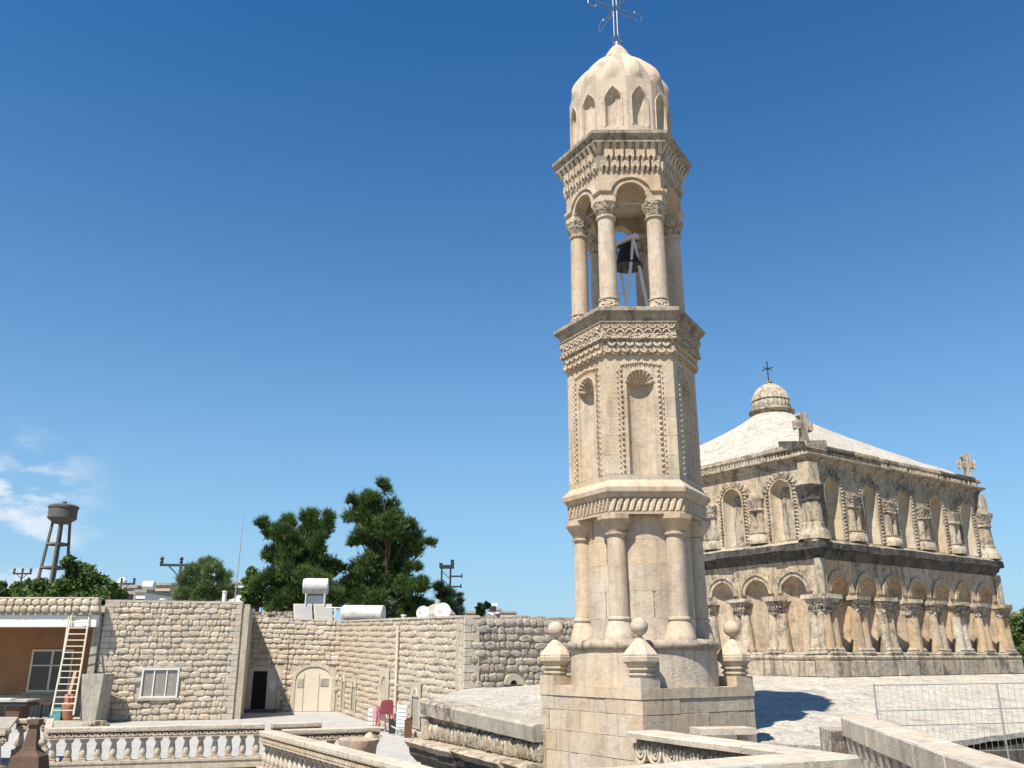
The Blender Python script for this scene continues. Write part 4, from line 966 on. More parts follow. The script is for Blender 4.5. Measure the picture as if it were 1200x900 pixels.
for a_, c, e, f in ((u0, u1, z1 - fw, z1), (u0, u1, z0, z0 + fw), (u0, u0 + fw, z0 + fw, z1 - fw), (u1 - fw, u1, z0 + fw, z1 - fw)): wn.box(a_, c, -.06, .02, e, f)
mm = (u0 + u1) / 2; wn.box(mm - .05, mm + .05, -.05, .02, z0 + fw, z1 - fw); zz = z0 + (z1 - z0) * .62; wn.box(u0 + fw, mm - .05, -.045, .02, zz - .03, zz + .03); wn.box(mm + .05, u1 - fw, -.045, .02, zz - .03, zz + .03)
wo = wn.build('window', M['cream'], PX); g = MB(T(21 - 26, 41 - 38, -Z0)); g.box(u0 + fw, u1 - fw, -.012, -.008, z0 + fw, z1 - fw); g.build('pane', M['glass'], wo)
s_ = MB(T(21 - 26, 41 - 38, -Z0)); s_.box(u0 - .1, u1 + .1, -.14, 0, z0 - .10, z0 - .01); s_.build('window_sill', M['conc'], PX)
s_ = MB(T(21 - 26, 41 - 38, -Z0)); s_.box(u0 - 3, 8.3, -.06, 0, .02 + Z0, z0 - .12); s_.build('dado', M['conc'], PX)
pbx('floor_slab', M['plaster'], PX, -26.5, -17.45, 35.6, 41.0, Z0, Z0 + .1)
# leaning metal ladder
lad = thing('ladder', 'long cream metal ladder leaning against the portico beam', 'ladder', (-19.3, 36.2, Z0 + .1))
L0, L1 = spot(60, 838, 36.2), spot(86, 838, 36.4); U0, U1 = spot(84, 720, 37.45), spot(105, 720, 37.5)
off = Vector(lad.location)
for a_, c in ((L0, U0), (L1, U1)): b = MB(); b.tube(a_ - off, c - off, .036, 6); b.build('rail', M['cream'], lad)
b = MB(); b.tube(spot(69, 800, 36.9) - off, spot(81, 720, 37.45) - off, .03, 6); b.build('brace_rail', M['cream'], lad)
for k in range(16):
    t = (k + .7) / 16; b = MB(); b.tube(L0.lerp(U0, t) - off, L1.lerp(U1, t) - off, .022, 6); b.build('rung', M['cream'], lad)
# concrete chimney box and grey roof slab in front of it
c_ = spot(105, 836, 37.2); b = MB(); b.loft([[(x, y, z) for x, y in ((-w0, -.5), (w1, -.5), (w1, .5), (-w0, .5))] for w0, w1, z in ((.24, .36, 0), (.42, .46, 1.9))]); o = b.build('concrete_chute', M['conc']); o.location = (c_.x + .08, 37.3, Z0); tag(o, 'tapered grey concrete chute standing by the ladder and rubble wall', 'concrete box')
c_ = [spot(62, 852, 30.5), spot(98, 852, 30.8), spot(116, 838, 35.2), spot(66, 838, 34.8)]
b = MB(); b.loft([[(p_.x, p_.y, z) for p_ in c_] for z in (-2.6, -2.38)]); o = b.build('grey_slab', M['conc']); tag(o, 'wide grey concrete slab lying behind the left balustrade', 'slab')
b = MB()
for k in range(14):
    t = k / 13; p_ = c_[1].lerp(c_[2], t); b.xf = T(p_.x + .05, p_.y, -2.6) @ RZ(40 + k * 23); b.box(0, .25, 0, .22, 0, .2 + .1 * math.sin(k * 2.3), .05)
b.xf = None; o = b.build('broken_stones', M['church_w']); o['kind'] = 'stuff'
# table, stools, pots, crate
tb_ = spot(14, 839, 36.4); t = thing('stone_table', 'dark table with a pale stone top on a block base at the far left edge', 'table', (tb_.x - .2, 36.4, Z0 + .1))
b = MB(); b.box(-1.0, .95, -.45, .55, .78, .86); b.build('table_top', M['plaster'], t)
b = MB(); b.box(-.95, .9, -.4, .5, .62, .78); b.build('apron', M['iron'], t)
b = MB(); b.box(.1, .62, -.3, .4, 0, .62); b.build('block_leg', M['brown'], t)
b = MB(); b.box(-.9, -.4, -.3, .4, 0, .62); b.build('block_leg', M['quoin'], t)
b = MB(); b.box(-.6, .2, -.3, .2, .865, .90); o = b.build('tray', M['white']); o.location = t.location; tag(o, 'flat white tray lying on the stone table', 'tray')
for i, (px, lab) in enumerate(((41, 'dark wooden stool nearer to the stone table'), (53, 'dark wooden stool nearer to the ladder'))):
    c_ = spot(px, 834, 38.6); t = thing('stool', lab, 'stool', (c_.x, 38.6, Z0 + .1), .3 * i, 'dark stools under the portico window')
    b = MB(); b.box(-.2, .2, -.2, .2, .55, .62); b.build('seat', M['brown'], t)
    for sx in (-1, 1):
        for sy in (-1, 1): b = MB(); b.tube((sx * .2, sy * .2, 0), (sx * .15, sy * .15, .56), .025, 5); b.build('leg', M['iron'], t)
c_ = spot(68, 833, 37.6); b = MB(); b.box(-.22, .22, -.2, .2, 0, .25); b.box(-.18, .2, -.15, .15, .25, .48, .02); o = b.build('teal_bucket', M['teal']); o.location = (c_.x, 37.6, Z0 + .1); tag(o, 'teal plastic tub and box on the floor behind the ladder', 'tub')
c_ = spot(78, 832, 37.4); b = MB(); b.lathe([(.16, 0), (.22, .15), (.27, .5), (.30, .62), (.28, .66), (.20, .70), (.24, .95), (.22, 1.0)], 14); o = b.build('clay_pot', M['clay'], None, 40); o.location = (c_.x, 37.6, Z0 + .1); tag(o, 'orange clay pots stacked behind the ladder', 'pot')
b = MB(); b.box(-.06, .06, -.03, .03, 0, 1.9); o = b.build('timber_plank', M['wood']); c_ = spot(75, 830, 37.8); o.location = (c_.x, 37.8, Z0 + .1); o.rotation_euler = (-.12, .08, 0); tag(o, 'pale timber plank leaning upright behind the ladder', 'plank')

# ------------------------------------------------------------------ balustrades
def baluster_mesh(hb, r, m_):
    b = MB(); n = 12
    b.box(-r * 1.05, r * 1.05, -r * 1.05, r * 1.05, 0, hb * .09); b.box(-r * .95, r * .95, -r * .95, r * .95, hb * .11, hb * .17)
    b.lathe([(r * .7, hb * .17), (r * .98, hb * .26), (r * 1.02, hb * .36), (r * .92, hb * .50), (r * .70, hb * .68), (r * .58, hb * .80), (r * .60, hb * .82)], n)
    b.box(-r * .85, r * .85, -r * .85, r * .85, hb * .82, hb * .88); b.box(-r * 1.1, r * 1.1, -r * 1.1, r * 1.1, hb * .90, hb)
    me = bpy.data.meshes.new('baluster'); me.from_pydata(b.v, [], b.f); me.polygons.foreach_set('use_smooth', [True] * len(me.polygons)); me.set_sharp_from_angle(angle=rad(35)); me.materials.append(m_); return me
BALM = baluster_mesh(.50, .084, M['rail'])
def balustrade(label, p, q, zt, step=.32, hb=.50, rail_w=.34, band=.17, base=.22, ends=(0, 0), balm=None, motif=.15, rm='rail', fine=True, reach=0):
    a, Lw = wall_frame(p, q); B_ = thing('balustrade', label, 'balustrade', (p[0], p[1], zt - .08 - band - hb - base), a)
    zt0 = .08 + band + hb + base; hw = rail_w / 2; u = -ends[0]
    while u < Lw + ends[1] - .01:
        l = min(random.uniform(.9, 1.3), Lw + ends[1] - u); l = l if Lw + ends[1] - u - l > .3 else Lw + ends[1] - u
        b = MB(); b.loft([[(x, -hw, zt0 - .08), (x, -hw, zt0 - .012), (x, -hw + .012, zt0), (x, hw - .012, zt0), (x, hw, zt0 - .012), (x, hw, zt0 - .08)] for x in (u + .003, u + l - .003)]); b.build('top_rail', M[rm], B_); u += l
    b = MB(); b.box(0, Lw, -hw + .10, hw - .10, zt0 - .08 - band, zt0 - .081); bd = b.build('carved_band', M['mortar_shade'], B_)  # dark core colours in the shade inside the pierced band
    b = MB(); n = max(1, int(Lw / motif)); mo = Lw / n
    for i in range(n):
        u = (i + .5) * mo; zc = zt0 - .08 - band / 2
        arc_band(b, -hw + .01, -hw + .10, u, zc + band * .12, mo * .22, mo * .44, PI, 2 * PI, 6)
        tooth(b, -hw + .05, u, zc + band * .40, 0, -band * .35, .35, .035)
        if fine: arc_band(b, -hw + .015, -hw + .055, u + mo / 2, zc - band * .3, mo * .15, mo * .30, 0, PI, 5)
    b.box(0, Lw, -hw + .005, -hw + .055, zt0 - .08 - band * .12, zt0 - .081); b.box(0, Lw, -hw + .0, -hw + .055, zt0 - .08 - band - .0, zt0 - .08 - band * .86)
    o = b.build('band_relief', M['lime'], bd); o['kind'] = 'stuff'
    n = max(1, round(Lw / step)); me = balm or BALM
    for i in range(n): inst(me, 'baluster', B_, ((i + .5) * Lw / n, 0, base), (1, 1, hb / .50))
    b = MB(); b.box(-ends[0], Lw + ends[1], -hw + .02, hw - .02, 0, base); b.box(-ends[0], Lw + ends[1], -hw, hw, base - .05, base - .0); bo = b.build('base_band', M['lime'], B_)
    return B_
zb_ = -1.62
balustrade('long front balustrade below the windowed rubble wall', (-10.85, 21.7), (-6.15, 23.05), zb_)
balustrade('short empty stretch of carved rail beyond the long balustrade', (-6.0, 23.1), (-4.87, 23.6), zb_, step=.36)
balustrade('short balustrade beside the stone vase, ending at the paved ramp', (-5.25, 21.2), (-3.15, 22.0), zb_)
balustrade('diagonal balustrade running forward toward the camera across the left foreground', (-5.55, 21.0), (-1.2, 13.9), zb_, step=.30)
balustrade('recessed short balustrade behind the brown pinnacle', (-13.2, 24.7), (-12.35, 24.9), zb_)
balustrade('leftmost balustrade at the edge of the picture with a wide grey top', (-15.5, 20.6), (-11.45, 21.1), zb_)
b = MB(); b.loft([[(x, y, z) for x, y in ((-15.5, 20.5), (-11.35, 20.95), (-13.15, 24.6), (-16.8, 24.4))] for z in (zb_ + .003, zb_ + .06)]); o = b.build('grey_slab', M['conc']); tag(o, 'grey slab topping the corner of the leftmost balustrade', 'slab')
b = MB(); b.loft([[(x, y, z) for x, y in ((-12.45, 24.75), (-12.28, 24.8), (-10.8, 21.75), (-10.95, 21.7))] for z in (zb_ - .24, zb_ + .003)]); o = b.build('side_rail', M['rail']); tag(o, 'short side rail joining the long balustrade to the recess', 'rail')
# brown carved pinnacle and stone vases
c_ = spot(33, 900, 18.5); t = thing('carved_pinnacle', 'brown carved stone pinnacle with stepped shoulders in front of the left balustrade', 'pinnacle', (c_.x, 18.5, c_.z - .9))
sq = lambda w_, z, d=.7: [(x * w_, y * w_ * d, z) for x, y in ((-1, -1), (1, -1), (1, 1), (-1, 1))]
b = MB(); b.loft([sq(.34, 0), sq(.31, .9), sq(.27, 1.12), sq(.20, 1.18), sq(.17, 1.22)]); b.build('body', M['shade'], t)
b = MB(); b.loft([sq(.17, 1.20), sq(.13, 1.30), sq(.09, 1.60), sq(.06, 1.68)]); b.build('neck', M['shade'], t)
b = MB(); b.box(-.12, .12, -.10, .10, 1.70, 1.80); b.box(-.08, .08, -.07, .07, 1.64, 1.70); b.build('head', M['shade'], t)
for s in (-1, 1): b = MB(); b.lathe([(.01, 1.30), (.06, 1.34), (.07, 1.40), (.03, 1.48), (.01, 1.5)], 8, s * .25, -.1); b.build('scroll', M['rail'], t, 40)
for px, r_, Y, lab in ((421, .42, 20.6, 'wide round stone basin beside the end baluster'), (433, .16, 20.9, 'slender turned stone post beside the basin')):
    c_ = spot(px, 866, Y); b = MB()
    if r_ > .3: b.lathe([(r_ * .75, -.9), (r_ * .85, -.5), (r_ * .95, -.1), (r_ * 1.05, 0), (r_ * 1.05, .05), (r_ * .9, .06)], 24)
    else: b.lathe([(r_, -.9), (r_ * .8, -.6), (r_ * .5, -.3), (r_, -.1), (r_ * .5, .0), (r_ * .95, .1), (r_ * .5, .2), (r_ * .1, .24)], 14)
    o = b.build('stone_basin' if r_ > .3 else 'turned_post', M['church_o'] if r_ > .3 else M['lime'], None, 40); o.location = (c_.x, Y, c_.z - (.05 if r_ > .3 else .1)); tag(o, lab, 'basin' if r_ > .3 else 'post')
# near carved balustrade in front of the tower
NB = baluster_mesh(.62, .15, M['lime'])
p, q = (1.12, 8.0), (2.1, 6.1); a, Lw = wall_frame(p, q); zt = -.62
NR = thing('balustrade', 'near balustrade with open scrollwork band in front of the tower pedestal', 'balustrade', (p[0], p[1], -1.72), a); z9 = -zt * 0 + 1.10
for i in range(3):
    b = MB(); x0, x1 = Lw * i / 3 + .003, Lw * (i + 1) / 3 - .003; b.loft([[(x, -.16, z9 - .05), (x, -.165, z9 - .012), (x, -.15, z9), (x, .15, z9), (x, .165, z9 - .012), (x, .16, z9 - .05)] for x in (x0, x1)]); b.build('top_rail', M['rail'], NR)
b = MB(); b.box(0, Lw, -.06, .06, z9 - .24, z9 - .055); b.build('band_core', M['mortar_shade'], NR)  # dark back plate stands in for shade behind the open scrolls
n = 10
for i in range(n):
    b = MB(); u = (i + .5) * Lw / n; zc = z9 - .145; R0 = Lw / n * .5
    arc_band(b, -.115, -.05, u, zc, R0 * .70, R0 * .92, PI * .82, PI * 2.18, 14); arc_band(b, -.11, -.05, u, zc, R0 * .36, R0 * .54, PI * .7, PI * 2.3, 12); arc_band(b, -.105, -.05, u, zc, .005, R0 * .2, 0, 2 * PI, 8)
    for s in (-1, 1):
        tooth(b, -.055, u + s * R0 * .55, zc + .03, s * .02, .055, .4, .05); tooth(b, -.055, u + s * R0 * .15, zc + R0 * .3, s * .03, .045, .4, .05)
    arc_band(b, -.11, -.05, u + R0, zc + .045, R0 * .2, R0 * .38, PI, 2 * PI, 6)
    b.build('scroll', M['rail'], NR)
b = MB(); b.box(0, Lw, -.125, .125, z9 - .275, z9 - .238); b.build('lower_rail', M['lime'], NR)
for i in range(5): inst(NB, 'baluster', NR, ((i + .5) * Lw / 5, 0, .2), (1, 1, 1))
b = MB(); b.box(0, Lw, -.14, .14, 0, .2); b.build('base', M['lime'], NR)
# near parapet and right parapet with bracketed coping
def parapet(label, p, q, zt, wd, th, body_w, dent, zfloor=-1.72, dm='lime'):
    a, Lw = wall_frame(p, q); P_ = thing('parapet', label, 'parapet', (p[0], p[1], zfloor), a); z9 = zt - zfloor
    u = 0; n = max(2, round(Lw / .42))
    b = MB(); b.box(.01, Lw - .01, -wd / 2 + .006, wd / 2 - .006, z9 - th + .004, z9 - .006); b.build('joint_mortar', M['white'], P_)
    for i in range(n):
        x0, x1 = Lw * i / n + .008, Lw * (i + 1) / n - .008; j = random.uniform(-.003, .003)
        b = MB(); b.loft([[(x, -wd / 2 + j, z9 - th), (x, -wd / 2 + j, z9 - .02), (x, -wd / 2 + .02, z9 + j), (x, wd / 2 - .02, z9 + j), (x, wd / 2, z9 - .02), (x, wd / 2, z9 - th)] for x in (x0, x1)]); b.build('coping_stone', M['rail'], P_)
    b = MB(); b.box(0, Lw, -body_w / 2, body_w / 2, 0, z9 - th); b.build('wall_body', M[dm], P_)
    if dent:
        n = round(Lw / dent)
        for i in range(n):
            u = (i + .5) * Lw / n; 
            for s in (-1, 1):
                y0 = s * (wd / 2 - .01); y1 = s * body_w / 2
                b = MB(); b.loft([[(u - .07, y0, z9 - th - .002), (u + .07, y0, z9 - th - .002), (u + .07, y1, z9 - th - .002), (u - .07, y1, z9 - th - .002)], [(u - .03, s * (body_w / 2 + .02), z9 - th - .15), (u + .03, s * (body_w / 2 + .02), z9 - th - .15), (u + .03, y1, z9 - th - .15), (u - .03, y1, z9 - th - .15)]]); b.build('bracket', M['rail'], P_)
    return P_
parapet('near stone parapet with mortar-jointed coping at the bottom right centre', (.2, 5.12), (2.2, 6.25), -.62, .30, .16, .2, 0)
parapet('right parapet with bracketed coping running toward the camera', (3.66, 9.85), (2.75, 4.6), -.62, .30, .19, .22, .30)
b = MB(); b.box(-.22, .22, -.2, .2, 0, .95, .015); o = b.build('stone_block', M['church_w']); o.location = (3.62, 10.1, -1.72); tag(o, 'weathered upright stone block behind the end of the right parapet', 'stone block')
# small framed hood at the foot of the pedestal
t = thing('stone_hood', 'small pale stone hood against the shaded side of the tower pedestal', 'hood', (3.0, 13.2, -1.72), rad(12))
b = MB(); b.box(-.42, .42, -.2, .2, .66, .74); b.build('hood_top', M['rail'], t)
for s in (-1, 1): b = MB(); b.loft([[(s * .36 - .04, -.16, 0), (s * .36 + .04, -.16, 0), (s * .36 + .04, .16, 0), (s * .36 - .04, .16, 0)], [(s * .32 - .04, -.16, .66), (s * .32 + .04, -.16, .66), (s * .32 + .04, .16, .66), (s * .32 - .04, .16, .66)]]); b.build('side_stone', M['rail'], t)
b = MB(); b.box(-.3, .3, .05, .12, 0, .56); b.build('infill', M['lime'], t)

# ------------------------------------------------------------------ wire railing on the right
A0, A1 = Vector((5.70, 14.4, -1.55)), Vector((9.6, 15.1, -1.55)); a, Lw = wall_frame(A0, A1)
RL = thing('metal_railing', 'thin grey metal railing with three rails in front of the pale roof', 'railing', A0, a)
for hz_ in (1.10, .72, .50, .10): b = MB(); b.tube((0, 0, hz_), (Lw, 0, hz_ + .03), .008, 5); b.build('rail', M['wire'], RL)
for x in (0, Lw * .55, Lw): b = MB(); b.tube((x, 0, -.05), (x, 0, 1.12), .013, 6); b.build('post', M['wire'], RL)
for i in range(36): b = MB(); x = Lw * (i + .5) / 36; b.tube((x, 0, .10), (x, 0, 1.10), .0035, 4); b.build('bar', M['wire'], RL)

# ------------------------------------------------------------------ things standing in the courtyard
c_ = spot(471, 860, 31.8); t = thing('folding_bed', 'white folded camp bed standing upright on crossed legs by the drainpipe', 'folding bed', (c_.x, 31.8, Z0), rad(-50))
b = MB(); b.box(-.30, .30, -.03, .03, .22, .98); b.build('frame_panel', M['white'], t)
for k in range(6): b = MB(); b.box(-.29, .29, -.055, -.035, .28 + k * .12, .35 + k * .12); b.build('slat', M['white'], t)
for s in (-1, 1): b = MB(); b.tube((s * .28, -.2, 0), (-s * .28, .1, .35), .02, 5); b.build('leg', M['steel'], t)
b = MB(); b.tube((-.42, .05, 0), (-.42, .05, 1.05), .02, 6); b.tube((.0, .25, 0), (-.3, -.25, .3), .02, 6); b.build('side_bar', M['white'], t)
def plastic_chair(px, Y, lab, m_, rz, z=0):
    c_ = spot(px, 860, Y); t = thing('plastic_chair', lab, 'chair', (c_.x, Y, Z0 + z), rz)
    b = MB(); b.box(-.25, .25, -.25, .25, .40, .44); b.build('seat', m_, t)
    b = MB(); b.loft([[(-.25, .22, .44), (.25, .22, .44), (.25, .26, .44), (-.25, .26, .44)], [(-.22, .32, .80), (.22, .32, .80), (.22, .35, .80), (-.22, .35, .80)], [(-.15, .34, .88), (.15, .34, .88), (.15, .37, .88), (-.15, .37, .88)]]); b.build('backrest', m_, t)
    for sx in (-1, 1):
        for sy in (-1, 1): b = MB(); b.tube((sx * .26, sy * .26, 0), (sx * .22, sy * .22, .42), .03, 5); b.build('leg', m_, t)
        b = MB(); b.box(sx * .26 - .03, sx * .26 + .03, -.22, .28, .62, .66); b.tube((sx * .26, -.2, .42), (sx * .26, -.2, .62), .022, 5); b.build('armrest', m_, t)
plastic_chair(450, 33.2, 'red plastic chair stacked by the long rubble wall', M['pink'], rad(200), .22)
plastic_chair(446, 33.6, 'pale pink plastic chair behind the red one', M['pinkl'], rad(170))
c_ = spot(438, 850, 34.2); t = thing('white_crate', 'white slatted crate standing left of the red chair', 'crate', (c_.x, 34.2, Z0))
for k in range(5): b = MB(); b.box(-.2, .2, -.2, .2, .05 + k * .15, .14 + k * .15); b.build('slat', M['white'], t)
for px, Y, w_, h_, lab in ((459, 32.6, .10, .42, 'dark narrow jerrycan between the red chair and the folded bed'), (478, 31.0, .12, .56, 'brown board leaning on the wall right of the folded bed')):
    c_ = spot(px, 860, Y); b = MB(); b.box(-w_, w_, -.1, .1, 0, h_, .01); b.box(-w_ * .6, w_ * .6, -.06, .06, h_, h_ + .06); o = b.build('jerrycan' if w_ < .11 else 'brown_board', M['iron'] if w_ < .11 else M['brown']); o.location = (c_.x, Y, Z0); tag(o, lab, 'can' if w_ < .11 else 'board')

# ------------------------------------------------------------------ roof equipment
c_ = spot(368, 728, 46.6); t = thing('solar_heater', 'rooftop solar water heater with two tilted panels and a white tank above', 'solar heater', (c_.x, 46.6, c_.z - .1), rad(6))
for i in (0, 1):
    x0 = -1.0 + i * 1.04; b = MB(); b.loft([[(x0, -.1, 0), (x0 + .95, -.1, 0), (x0 + .95, 0, 0), (x0, 0, 0)], [(x0 - .18, .45, 1.0), (x0 + .77, .45, 1.0), (x0 + .77, .55, 1.0), (x0 - .18, .55, 1.0)]]); pn = b.build('panel', M['quoin'], t)
    b = MB(); b.add([(x0 + .05, -.092, .05), (x0 + .90, -.092, .05), (x0 + .74, .435, .96), (x0 - .11, .435, .96)], [(0, 1, 2, 3)]); b.v = [(x, y - .012, z) for x, y, z in b.v]; b.build('panel_glass', M['solar'], pn)
b = MB(); b.tube((-.68, .6, 1.92), (.55, .6, 1.92), .42, 20); b.build('tank', M['tankw'], t, 50)
b = MB(); b.tube((-.74, .6, 1.92), (-.68, .6, 1.92), .38, 20); b.build('tank_end', M['white'], t, 50)
for x in (-.55, .42): b = MB(); b.tube((x, .35, 0), (x, .35, 1.62), .03, 5); b.tube((x, .9, 0), (x, .9, 1.62), .03, 5); b.build('stand_leg', M['white'], t)
b = MB(); b.box(-.55, .45, .7, .72, .9, 1.45); b.build('rear_plate', M['steel'], t)
c_ = spot(425, 719, 45.6); t = thing('water_tank', 'big flaking white cylindrical tank lying on the roof beside the solar heater', 'water tank', (c_.x, 45.6, c_.z - .45), rad(-8))
b = MB(); b.tube((-1.0, 0, .45), (1.1, 0, .42), .43, 28); b.build('tank_body', M['tankw'], t, 50)
b = MB(); b.tube((-1.06, 0, .45), (-1.0, 0, .45), .36, 28, .43); b.build('tank_end', M['white'], t, 50)
b = MB(); b.tube((-2.0, .1, .78), (-.9, .1, .72), .03, 6); b.tube((-1.5, .1, .0), (-1.5, .1, .75), .03, 6); b.build('pipe', M['white'], t)
for px, py, r_, Y, lab in ((495.5, 718, .25, 33.0, 'smaller left satellite dish on the roof wall'), (518.5, 716.5, .31, 32.2, 'larger right satellite dish on the roof wall')):
    c_ = spot(px, py, Y); t = thing('satellite_dish', lab, 'satellite dish', (c_.x, Y, c_.z - .35), rad(-12), 'satellite dishes on the roof edge')
    b = MB(T(0, 0, .35) @ Matrix.Rotation(rad(80), 4, 'X')); b.lathe([(.02, -.06), (r_ * .5, -.045), (r_ * .85, -.012), (r_, .012), (r_ * .97, .02), (r_ * .5, -.03), (.01, -.045)], 24); b.build('dish', M['white'], t, 50)
    b = MB(); b.tube((0, .05, -.3), (0, .05, .3), .025, 6); b.tube((0, -.0, .15), (0, -.32, .33), .012, 5); b.box(-.03, .03, -.36, -.30, .30, .37); b.build('mount_arm', M['steel'], t)
c_ = spot(508, 716, 36); b = MB(); b.lathe([(.75, -.5), (.78, .0), (.55, .25), (.22, .42), (.12, .44), (.12, .58), (.02, .62)], 16); o = b.build('roof_cupola', M['conc'], None, 40); o.location = (c_.x, 38, c_.z - .05); tag(o, 'little domed stone vent between the two satellite dishes', 'cupola')
def pipe_(px, py, Y, h_, r_, lab, cap=0):
    c_ = spot(px, py, Y); t = thing('chimney_pipe', lab, 'chimney', (c_.x, Y, c_.z - h_)); b = MB(); b.tube((0, 0, 0), (0, 0, h_), r_, 10); b.build('pipe', M['white'], t, 50)
    b = MB(); b.tube((0, 0, h_ - (.0 if not cap else .02)), (0, 0, h_ + (.06 if not cap else .16)), r_ * 1.25, 10); b.build('cap', M['white'] if not cap else M['iron'], t, 50)
pipe_(263.5, 694, 41.5, 1.2, .10, 'short white vent pipe beside the antenna mast'); pipe_(473, 722, 36, .8, .09, 'short white pipe on the roof left of the satellite dishes'); pipe_(577.5, 716, 31, .8, .09, 'white flue with a black cap on the roof left of the tower', 1); pipe_(192, 703, 43, .8, .16, 'low white dome vent on the roof of the windowed wing')
c_ = spot(275, 703, 42); t = thing('antenna_mast', 'thin tall antenna mast rising behind the windowed wing', 'antenna', (c_.x, 42, c_.z - .5), 0)
b = MB(); b.tube((0, 0, 0), (.04, 0, 3.4), .028, 6); b.build('lower_pole', M['wire'], t); b = MB(); b.tube((.04, 0, 3.4), (.06, 0, 4.6), .013, 5); b.box(.02, .06, -.03, .03, 3.75, 3.95); b.build('whip', M['wire'], t)

# ------------------------------------------------------------------ electricity poles
def crossarm_pole(px, pyt, Y, wpx, lab, tilt=0, hang=1):
    c_ = spot(px, pyt, Y); w_ = wpx / 2 * (Y / F_PX) * 1.05; t = thing('electricity_pole', lab, 'pole', (c_.x, Y, -6), rad(tilt)); h_ = c_.z + 6
    b = MB(); b.tube((0, 0, 0), (0, 0, h_ + .2), .14, 8, .10); b.build('post', M['concd'], t)
    b = MB(); b.box(-w_, w_, -.08, .08, h_ - .10, h_ + .06); b.build('crossarm', M['iron'], t)
    for u in (-w_ + .1, 0, w_ - .1):
        b = MB(); b.lathe([(.06, h_ + .05), (.14, h_ + .2), (.08, h_ + .3), (.15, h_ + .42), (.07, h_ + .55)], 8, u, 0); b.build('insulator', M['iron'], t)
    b = MB(); b.tube((-w_ * .6, 0, h_ - .05), (0, 0, h_ - w_ * .6), .04, 5); b.tube((w_ * .6, 0, h_ - .05), (0, 0, h_ - w_ * .6), .04, 5); b.build('strut', M['iron'], t)
crossarm_pole(212, 662, 62, 44, 'electricity pole with three insulators beside the olive tree', 8)
crossarm_pole(142, 684, 85, 30, 'electricity pole standing behind the green bush'); crossarm_pole(26, 672, 95, 20, 'small electricity pole in the trees under the water tower')
c_ = spot(523, 662, 70); t = thing('lattice_pole', 'twin-post power mast with stacked arms beside the tall pine', 'pole', (c_.x, 70, -6)); h_ = c_.z + 6
for s in (-.35, .35): b = MB(); b.tube((s, 0, 0), (s, 0, h_), .10, 6, .07); b.build('post', M['wood'] if 0 else M['iron'], t)
b = MB(); b.box(-.5, .6, -.08, .08, h_ - .3, h_); b.box(.35, .62, -.1, .1, h_ - .3, h_ + .4); b.box(-.55, -.3, -.1, .1, h_ - .2, h_ + .15); b.build('head_frame', M['iron'], t)
for k, w_ in enumerate((1.0, .95, 1.0, .9)): b = MB(); b.box(.3, .3 + w_, -.06, .06, h_ - .95 - k * .8, h_ - .83 - k * .8); b.box(.2 + w_, .3 + w_, -.1, .1, h_ - 1.0 - k * .8, h_ - .7 - k * .8); b.build('side_arm', M['iron'], t)
b = MB()
for k in range(8): b.tube((-.35, 0, h_ - .5 - k * .6), (.35, 0, h_ - 1.1 - k * .6), .03, 4)
b.build('lattice_brace', M['iron'], t)
b = MB(); b.box(.5, 1.1, -.25, .25, h_ - 4.2, h_ - 3.4); b.build('transformer', M['iron'], t)

# ------------------------------------------------------------------ water tower
Yw = 200; c_ = spot(72, 612, Yw); t = thing('water_tower', 'old concrete water tower on splayed legs rising above the trees at left', 'water tower', (c_.x, Yw, -8)); zt = spot(72, 593, Yw).z + 8; S_ = Yw / F_PX
zc0 = spot(72, 606.5, Yw).z + 8; zc1 = spot(72, 613.5, Yw).z + 8
b = MB(); b.lathe([(15.5 * S_, zc0), (15.8 * S_, zt - .5)], 32); b.build('tank_wall', M['concd'], t, 40)
b = MB(); b.lathe([(16.6 * S_, zt - .55), (16.6 * S_, zt - .1), (13 * S_, zt + .25), (4 * S_, zt + .5)], 32); b.build('roof', M['concd'], t, 40)
b = MB(); b.lathe([(2.5 * S_, zt + .4), (2.5 * S_, zt + 1.0)], 12); b.build('hatch', M['concd'], t, 40)
b = MB(); b.lathe([(9.5 * S_, zc1), (10.5 * S_, zc1 + .3), (15.9 * S_, zc0 - .2), (15.9 * S_, zc0 + .15)], 32); b.build('tank_funnel', M['concd'], t, 40)
Lg = []
rt_, rb_ = 9.0 * S_, 25 * S_
for i in range(4):
    a = rad(22 + 90 * i); f = lambda r, z: (r * math.cos(a), r * math.sin(a), z)
    b = MB(); b.tube(f(rb_, 0), f(rt_, zc1 + .3), .42, 4, .32); b.build('leg', M['concd'], t)
for py in (638, 665.5):
    z = spot(66, py, Yw).z + 8; r = rb_ + (rt_ - rb_) * z / zc1
    for i in range(4):
        a, a2 = rad(22 + 90 * i), rad(112 + 90 * i); b = MB(); b.tube((r * 1.05 * math.cos(a), r * 1.05 * math.sin(a), z), (r * 1.05 * math.cos(a2), r * 1.05 * math.sin(a2), z), .34, 4); b.build('ring_beam', M['concd'], t)
b = MB(); b.tube((0, 0, 0), (0, 0, zc1), .25, 6); b.build('riser_pipe', M['concd'], t)

